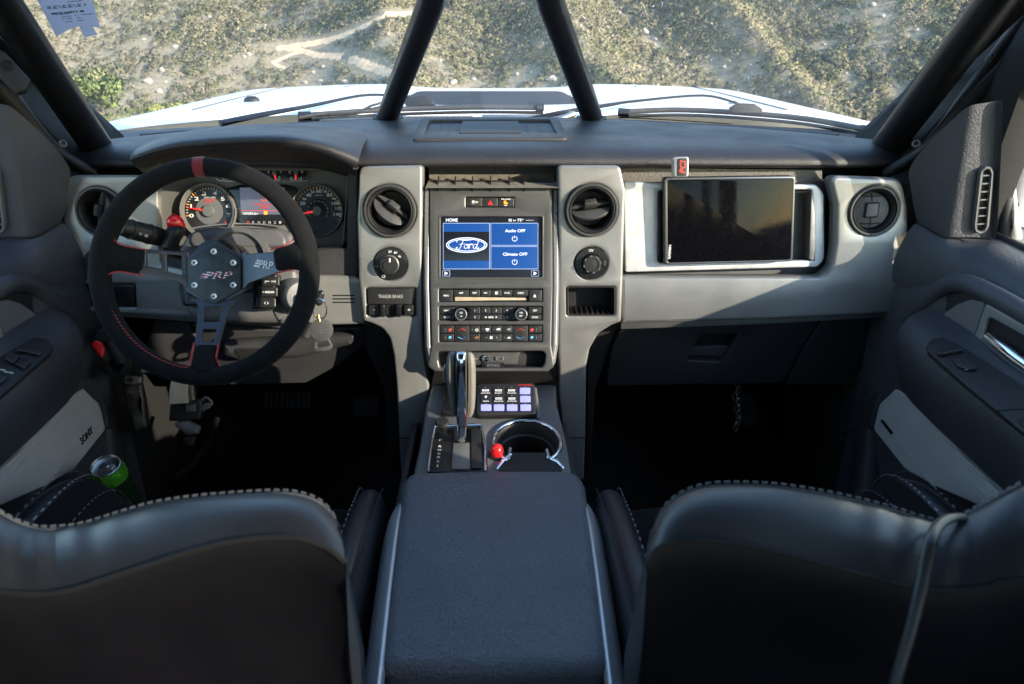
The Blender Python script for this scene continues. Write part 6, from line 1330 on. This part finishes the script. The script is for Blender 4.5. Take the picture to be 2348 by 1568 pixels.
# can in the driver pocket
CS = .87
cf = Fr(pD(*zG(784, 1092), 1.20), (.05, -.28, .96), (0, 1, 0))
can = thing('drink_can', 'green and silver drink can standing in the driver door pocket', 'can', cf.o)
lathe('body', cf, 0, 0, [(a*CS, b) for a, b in [(.0325, -.11), (.033, -.035), (.0330, -.020), (.0325, -.010), (.030, -.003), (.0275, .002), (.0265, .004)]], mat('green_can_print', (.10, .42, .03), .25, .5, var=.6, vs=22), can, 40)
lathe('lid', cf, 0, 0, [(a*CS, b) for a, b in [(.0268, .004), (.0272, .0065), (.0260, .0068), (.0250, .002), (.0235, .0012), (0, .0016)]], mat('can_aluminium', (.66, .66, .66), .25, 1), can, 40)
prism('pull_tab', cf, rr([(-.012, -.005), (.012, -.007), (.013, .007), (-.010, .006)], .004), .002, .0035, MATS['can_aluminium'], can, [circ(.006, 0, .0035, 14)], bev=.0005)
cvf = Fr(cf.w(0, -.0292, -.030), (0, -1, .15)); 
lathe('dark_band', cf, 0, 0, [(a*CS, b) for a, b in [(.0333, -.11), (.0336, -.036), (.0333, -.022)]], mat('dark_green_print', (.01, .03, .012), .3, .3), can, 40)
text(cvf, 'KIRKLAND', .0, .004, .007, m_white, can, .001, w=.036)
# ================================================================ SEATS
def seat(sgn, st_px, se_px):
    nm = 'driver' if sgn < 0 else 'passenger'
    s = sgn
    t = thing('seat', ('black leather driver seat with wrinkled shoulder beside the headrest' if s < 0 else 'black leather passenger seat with a thin strap hanging over its shoulder'), 'seat', R(s*.42, .5, -1.1), 'front seats')
    n = 26
    st = resample([V((x, y, 0)) for x, y in st_px], n); se = resample([V((x, y, 0)) for x, y in se_px], n)
    S1 = [pD(p.x, p.y, .565-.0*i) for i, p in enumerate(st)]; S3 = [pD(p.x, p.y, .512) for p in se]
    # far half, mirrored about the middle of the seat
    XC = s*.425
    def full(r): 
        k = [p for p in r if (p.x-XC)*s < -.002]
        return k+[V((2*XC-p.x, p.y, p.z)) for p in k[::-1]]
    m_ = min(len([p for p in r if (p.x-XC)*s < -.002]) for r in (S1, S3)); S1, S3 = S1[:m_], S3[:m_]
    def full(r): return r+[V((2*XC-p.x, p.y, p.z)) for p in r[::-1]]
    F0 = [p+V((0, .05, -.20)) for p in S1]; F1 = [p+V((0, .012, -.015)) for p in S1]
    def mid(t_, dz, dy=0): return [a.lerp(b, t_)+V((0, dy, dz)) for a, b in zip(S1, S3)]
    wr = lambda i: 0
    q = lambda i: min(i/4, 1)
    T1 = mid(.12, .006); T2 = mid(.5, .012); T3 = mid(.85, .004)
    rng_ = np.random.default_rng(3 if s < 0 else 5)
    for row in (T1, T2, T3):
        for i in range(m_):
            d_ = abs(row[i].x-s*.33)
            if d_ < .06: row[i].z += .005*(1-d_/.06)*(1 if i % 2 else -1)
    B1 = [p+V((0, -.006, -.02)) for p in S3]; C = lambda p, f: V((p.x+(XC-p.x)*f, p.y, p.z))
    B2 = [C(p, .03)+V((0, .012, -.12+.0*p.z)) for p in S3]; B3 = [C(p, .06)+V((0, .05, -.30)) for p in S3]; B4 = [C(p, .12)+V((0, .10, -.62)) for p in S3]
    loft('backrest', [full(r) for r in (F0, F1, S1, T1, T2, T3, S3)], m_lea, t, 2, flip=s < 0)
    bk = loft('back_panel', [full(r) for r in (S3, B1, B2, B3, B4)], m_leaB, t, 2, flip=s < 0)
    F0c = F0[0]; e0 = [F0[0], F1[0], S1[0], T2[0], S3[0], B1[0], B2[0], B3[0], B4[0]]; e1 = [p+V((s*.02, .05, 0)) for p in (F0[0]+V((0, .02, 0)), F1[0], S1[0], T2[0], S3[0], B1[0], B2[0], B3[0], B4[0])]
    cc = sum(e0, V())/len(e0)
    mk('backrest_side', e0+[cc+V((-s*.004, 0, 0))], [(i, i+1, len(e0)) for i in range(len(e0)-1)]+[(len(e0)-1, 0, len(e0))], m_lea, t, ang=80)
    tube('piping', [p+V((0, -.001, .001)) for p in full(S3)], .0022, m_void, t, 6, 2)
    it = []; P = cat(S1, 6)
    for i in range(0, len(P)-3, 3):
        d_ = (P[i+2]-P[i]); it.append(((P[i]+P[i+2])/2+V((0, .0, .0035)), d_*.43, V((0, .0006, 0)), V((0, 0, .0006))))
    tagit(boxes('stitching', it, m_wth, t), kind='stuff')
    tube('seam_bead', P, .0012, mat('pale_seam', (.12, .125, .14), .7), t, 6, 1)
    # headrest stub (its top is outside the frame)
    zz = S1[-1].z-CAM.z
    loft('headrest', [[R(XC+a*.03, .40+b*.03, z) for a, b in ((-1, -.6), (-.7, -1), (.7, -1), (1, -.6), (1, .6), (.7, 1), (-.7, 1), (-1, .6))] for z in (zz-.01, zz+.04, zz+.13, zz+.16)], m_lea, t, 2, cyc=True, caps=True)
    # cushion
    def cush(name, rows_, mt, fl=False): return loft(name, rows_, mt, t, 2, flip=fl)
    X = lambda a: s*a
    pr_ = ((.50, 0), (.75, 0), (.92, 0), (.975, -.012), (.99, -.06), (.985, -.14))
    rows_ = [[R(X(a), Yq, -.735+dz+(-.02*((a-.39)/.2)**2)+.05*max(0, (.75-Yq))*0) for a in (.22, .30, .39, .395, .48, .57)] for Yq, dz in pr_]
    cush('cushion', rows_, m_suede, s < 0)
    # inner bolster: ridge that shows beside the console
    ib = [((.93, 0), .70), ((.905, -.01), .9), ((.86, -.02), 1), ((.75, 0), 1), ((.60, .01), 1), ((.50, .05), 1), ((.44, .13), 1.0)]
    rows_ = []
    for (Yq, dz), k in ib:
        z0 = -.632+dz-(1-k)*.25; rows_.append([R(X(.158), Yq, z0-.20), R(X(.158), Yq, z0-.06), R(X(.166), Yq, z0-.008), R(X(.185), Yq, z0+.002), R(X(.200), Yq, z0-.006), R(X(.212), Yq, z0-.03), R(X(.225), Yq, z0-.10), R(X(.235), Yq, z0-.20)])
    cush('bolster', rows_, m_lea, s < 0)
    it = []; P = cat([r[4]+V((0, 0, .0012)) for r in rows_], 16)
    for i in range(0, len(P)-2, 2): it.append(((P[i]+P[i+1])/2, (P[i+1]-P[i])*.42, V((.0009, 0, 0)), V((0, 0, .0008))))
    tagit(boxes('stitching', it, m_wth, t), kind='stuff')
    tube('bolster_seam', [r[2]+V((-s*.001, 0, .001)) for r in rows_], .0012, m_void, t, 5, 4)
    # outer bolster beside the door
    MIR[0] = s < 0
    ob = [(.925, .612, -.03), (.912, .622, .014), (.87, .630, .034), (.78, .63, .042), (.62, .64, .03), (.5, .64, .05)]
    rows_ = []
    for Yq, xr, dz in ob:
        z0 = -.665+dz; rows_.append([R(xr+.05, Yq, z0-.22), R(xr+.055, Yq, z0-.08), R(xr+.035, Yq, z0-.012), R(xr+.01, Yq, z0), R(xr-.012, Yq, z0-.006), R(xr-.04, Yq, z0-.035), R(xr-.07, Yq, z0-.09), R(xr-.08, Yq, z0-.22)])
    loft('side_bolster', rows_, m_lea, t, 2, flip=True)
    loft('bolster_insert', [[r[4]+V((0, 0, .002)), r[5]+V((-.002, 0, .004)), r[6]+V((-.003, 0, .004))] for r in rows_], m_suede, t, 2, flip=True)
    loft('bolster_front', [[rows_[0][i]+V((0, .001*k, -.001*k)) for i in range(8)] for k in (0, 1)], m_lea, t, 0)
    for j, off_ in ((3, 0), (4, 0), (5, .0)):
        it = []; P = cat([r[j]+V((0, 0, .0035)) for r in rows_], 14)
        for i in range(0, len(P)-2, 2): it.append(((P[i]+P[i+1])/2, (P[i+1]-P[i])*.42, V((.0009, 0, 0)), V((0, 0, .0008))))
        if j != 3 or True: tagit(boxes('stitching', it, m_wth if j != 4 else m_dim, t), kind='stuff')
    MIR[0] = False
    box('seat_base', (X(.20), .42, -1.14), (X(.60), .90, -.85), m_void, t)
    return t, S1, S3
LST = [(768, 1189), (740, 1157), (700, 1139), (640, 1131), (520, 1137), (420, 1147), (340, 1161), (260, 1185), (180, 1208), (100, 1214), (60, 1206), (0, 1176), (-60, 1130), (-120, 1085), (-200, 1060)]
LSE = [(793, 1290), (784, 1279), (760, 1262), (700, 1237), (640, 1231), (520, 1245), (400, 1277), (280, 1317), (160, 1354), (80, 1362), (0, 1356), (-80, 1330), (-160, 1300), (-240, 1290)]
seat(-1, LST, LSE)
RST = [(1502, 1205), (1512, 1180), (1532, 1157), (1565, 1133), (1610, 1118), (1660, 1113), (1760, 1115), (1860, 1128), (1960, 1148), (2060, 1174), (2130, 1196), (2180, 1194), (2240, 1166), (2347, 1106), (2420, 1070), (2500, 1050)]
RSE = [(1482, 1292), (1492, 1272), (1510, 1256), (1550, 1243), (1600, 1240), (1700, 1250), (1800, 1272), (1900, 1298), (2000, 1325), (2110, 1350), (2200, 1355), (2300, 1340), (2380, 1310), (2480, 1290)]
seat(1, RST, RSE)
stp = thing('strap', 'thin dark strap hanging down over the back of the passenger seat', 'strap', pD(2160, 1190, .53))
tube('cord', [pD(2230, 1200, .60), pD(2215, 1188, .565), pD(2180, 1187, .54), pD(2150, 1205, .52), pD(2130, 1250, .498), pD(2110, 1350, .488), pD(2085, 1450, .485), pD(2050, 1568, .485), pD(2020, 1680, .49)], .0042, m_lea, stp, 10, 5, flat=.7)
# ================================================================ FOOTWELLS
def pedal(label, pts, Y):
    t = thing('pedal', label, 'pedal', pY(*pts[0], Y)); f = Fr(pY(*pts[0], Y), (0, -.85, .5)); poly = f.P(pts)
    prism('pad', f, rr(poly, .008), -.012, .0, m_rubber, t, bev=.003); us = [p[0] for p in poly]; vs_ = [p[1] for p in poly]
    for k in range(9):
        u = min(us)+(max(us)-min(us))*(k+.5)/9; prism('tread_rib', f, rect(u-.002, min(vs_)+.006, u+.002, max(vs_)-.006), .0, .003, m_grey, t, bev=.001)
    tube('arm', [f.w(sum(us)/len(us), max(vs_)-.02, -.012), f.w(sum(us)/len(us), max(vs_)+.16, -.10)], .010, m_blk, t, 8, 1)
pedal('narrow ribbed accelerator pedal on the right in the driver footwell', [(812, 906), (868, 906), (868, 958), (814, 958)], 1.52)
pedal('wide ribbed brake pedal in the dark driver footwell', [(605, 895), (715, 895), (712, 940), (612, 940)], 1.50)
for s, lb in ((-1, 'black carpet floor mat in the driver footwell'), (1, 'black carpet floor mat in the passenger footwell')):
    t = thing('floor_mat', lb, 'floor mat', R(s*.45, 1.15, -1.149)); box('mat', (s*.24, .75, -1.149), (s*.68, 1.36, -1.140), m_carpet, t)
# parts hanging under the left end of the dash
lv = thing('release_lever', 'bright red release lever under the left end of the dash', 'lever', pD(225, 798, 1.28))
f = Fr(pD(*zG(725, 215), 1.27), (.3, -.85, .4)); prism('paddle', f, rr(f.P([zG(680, 170), zG(712, 148), zG(760, 175), zG(775, 225), zG(765, 280), zG(745, 282), zG(700, 230), zG(678, 205)]), .005), -.006, .006, m_red, lv, bev=.004)
f2 = Fr(pD(*zG(765, 120), 1.29), (.2, -.9, .3)); lathe('pivot', f2, 0, 0, [(.014, -.03), (.014, .006), (.010, .010), (0, .010)], m_blk, lv, 20)
tube('pivot_bar', [pD(*zG(770, 100), 1.30), pD(*zG(860, 250), 1.30), pD(*zG(900, 330), 1.30)], .012, m_blk, lv, 8, 3)
fb = thing('brake_bracket', 'black bracket lettered BRAKE low beside the wheel rim', 'bracket', pD(330, 850, 1.34))
f = Fr(pD(*zG(1060, 360), 1.34), (.05, -.9, .4)); prism('plate', f, rr(f.P([zG(780, 330), zG(900, 300), zG(1040, 340), zG(1300, 380), zG(1300, 420), zG(900, 395)]), .006), -.02, .0, m_blk, fb, bev=.003)
tpx(f, 'BRAKE', zG(1100, 378), 6.5, m_dim, fb, .0005, wpx=36)
lathe('knurled_ring', Fr(pD(*zG(865, 340), 1.30), (.1, -.8, .5)), 0, 0, [(.019, -.02), (.020, .004), (.018, .008), (.013, .008), (.011, -.004), (0, -.004)], m_blk, fb, 28)
hg = thing('hinge_post', 'bare steel hinge post with slots in the driver footwell', 'post', pD(*zG(980, 520), 1.36))
f = Fr(pD(*zG(985, 520), 1.36), (.35, -.85, .3))
prism('post', f, rr(f.P([zG(915, 480), zG(1045, 470), zG(1075, 600), zG(1090, 800), zG(990, 830), zG(945, 640)]), .006), -.03, .0, mat('dark_bare_steel', (.10, .095, .085), .4, .6, var=.5, vs=40), hg, bev=.008)
prism('bracket', f, rr(f.P([zG(918, 408), zG(1050, 410), zG(1052, 470), zG(1035, 480), zG(920, 476)]), .005), -.02, .008, mat('dark_bare_steel2', (.16, .155, .14), .4, .6, var=.4, vs=40), hg, bev=.004)
for p in ((960, 440), (968, 580), (980, 665)): lathe('slot', f, *f.uv(*zG(*p)), [(.006, .009), (.005, .0095), (0, .0095)], m_void, hg, 12, sy=1.8 if p[1] > 500 else .8)
rs_ = thing('ribbed_boot', 'beige ribbed boot above the black connector under the steering wheel', 'boot', pD(*zG(1320, 540), 1.33))
f = Fr(pD(*zG(1325, 540), 1.33), (.1, -.9, .4))
tp_, bt_ = [zG(1268, 440), zG(1392, 470)], [zG(1250, 620), zG(1392, 612)]
m_bg = mat('beige_ribs', (.50, .42, .32), .7, var=.1, vs=60)
prism('core', f, rr(f.P([zG(1268, 430), zG(1385, 470), zG(1394, 600), zG(1380, 618), zG(1252, 622), zG(1252, 540)]), .004), -.02, .0, mat('beige_groove', (.10, .07, .05), .8), rs_, bev=.003)
for k in range(12):
    t_ = (k+.5)/12; a, b_ = f.uv(1268*0+zG(1268+t_*118, 0)[0], zG(0, 436+t_*34)[1]), f.uv(zG(1252+t_*136, 0)[0], zG(0, 620-t_*6)[1])
    m2 = ((a[0]+b_[0])/2-.0012, (a[1]+b_[1])/2); tube('rib', [f.w(*a, .001), f.w(*m2, .003), f.w(*b_, .001)], .0023, m_bg, rs_, 6, 3)
cn = thing('wiring_connector', 'black plastic wiring connector hanging under the steering wheel', 'connector', pD(*zG(1360, 720), 1.35))
f = Fr(pD(*zG(1360, 720), 1.35), (.15, -.85, .45))
prism('housing', f, rr(f.P([zG(1250, 632), zG(1480, 580), zG(1490, 640), zG(1470, 740), zG(1240, 750)]), .004), -.03, .0, m_blk, cn, bev=.004)
prism('latch', f, rr(f.P([zG(1372, 628), zG(1442, 622), zG(1445, 676), zG(1374, 680)]), .002), .0, .006, m_grey, cn, bev=.0015)
prism('cover', f, rr(f.P([zG(1285, 760), zG(1380, 745), zG(1470, 790), zG(1460, 845), zG(1380, 850), zG(1300, 790)]), .006), -.02, .008, m_grey, cn, bev=.006)
prism('lower_clip', f, rr(f.P([zG(1350, 870), zG(1440, 850), zG(1420, 930), zG(1340, 930)]), .004), -.02, .0, m_blk, cn, bev=.003)
for k, p in enumerate((((1440, 560), (1440, 500)), ((1480, 600), (1520, 575), (1560, 620), (1500, 660)), ((1480, 660), (1530, 620), (1545, 640), (1490, 670)))):
    tube('wire', [pD(*zG(*q), 1.36) for q in p], .0025, (m_blk, m_dust, m_dust)[k], cn, 6, 4)
cb = thing('corrugated_conduit', 'black corrugated cable conduit curving down the driver footwell', 'cable', pD(*zG(1400, 1100), 1.40))
P = cat([pD(*zG(*p), d) for p, d in (((1600, 720), 1.40), ((1565, 820), 1.39), ((1510, 940), 1.38), ((1440, 1040), 1.37), ((1350, 1120), 1.36), ((1250, 1190), 1.35), ((1190, 1235), 1.34))], 24)
tube('conduit', P, [.0075 if (i//1) % 2 else .0058 for i in range(len(P))], m_gloss, cb, 10, 1)
ch = thing('dangling_hardware', 'small steel chain and bracket dangling in the passenger footwell', 'hardware', pD(1690, 920, 1.50))
hel = []
for k in range(8):
    c = pD(1690+random.uniform(-6, 6), 880+k*14, 1.5); a = .5 if k % 2 else 1.9; hel = [c+V((cos(a)*.006*cos(t), .006*sin(a)*cos(t), .011*sin(t))) for t in np.linspace(0, 2*pi, 11)[:-1]]; tube('link', hel, .0018, m_steel, ch, 6, 1, True)
f = Fr(pD(1700, 960, 1.52), (0, -1, .2)); prism('bracket', f, rr(f.P([(1672, 925), (1725, 900), (1740, 970), (1700, 985)]), .004), -.01, .0, m_blk, ch, [circ(*f.uv(1700, 945), .006, 12)], bev=.002)
for s in (-1, 1):
    t = thing('kick_panel', 'black kick panel at the outer side of the %s footwell' % ('driver' if s < 0 else 'passenger'), 'trim panel', R(s*.72, 1.4, -1.1))
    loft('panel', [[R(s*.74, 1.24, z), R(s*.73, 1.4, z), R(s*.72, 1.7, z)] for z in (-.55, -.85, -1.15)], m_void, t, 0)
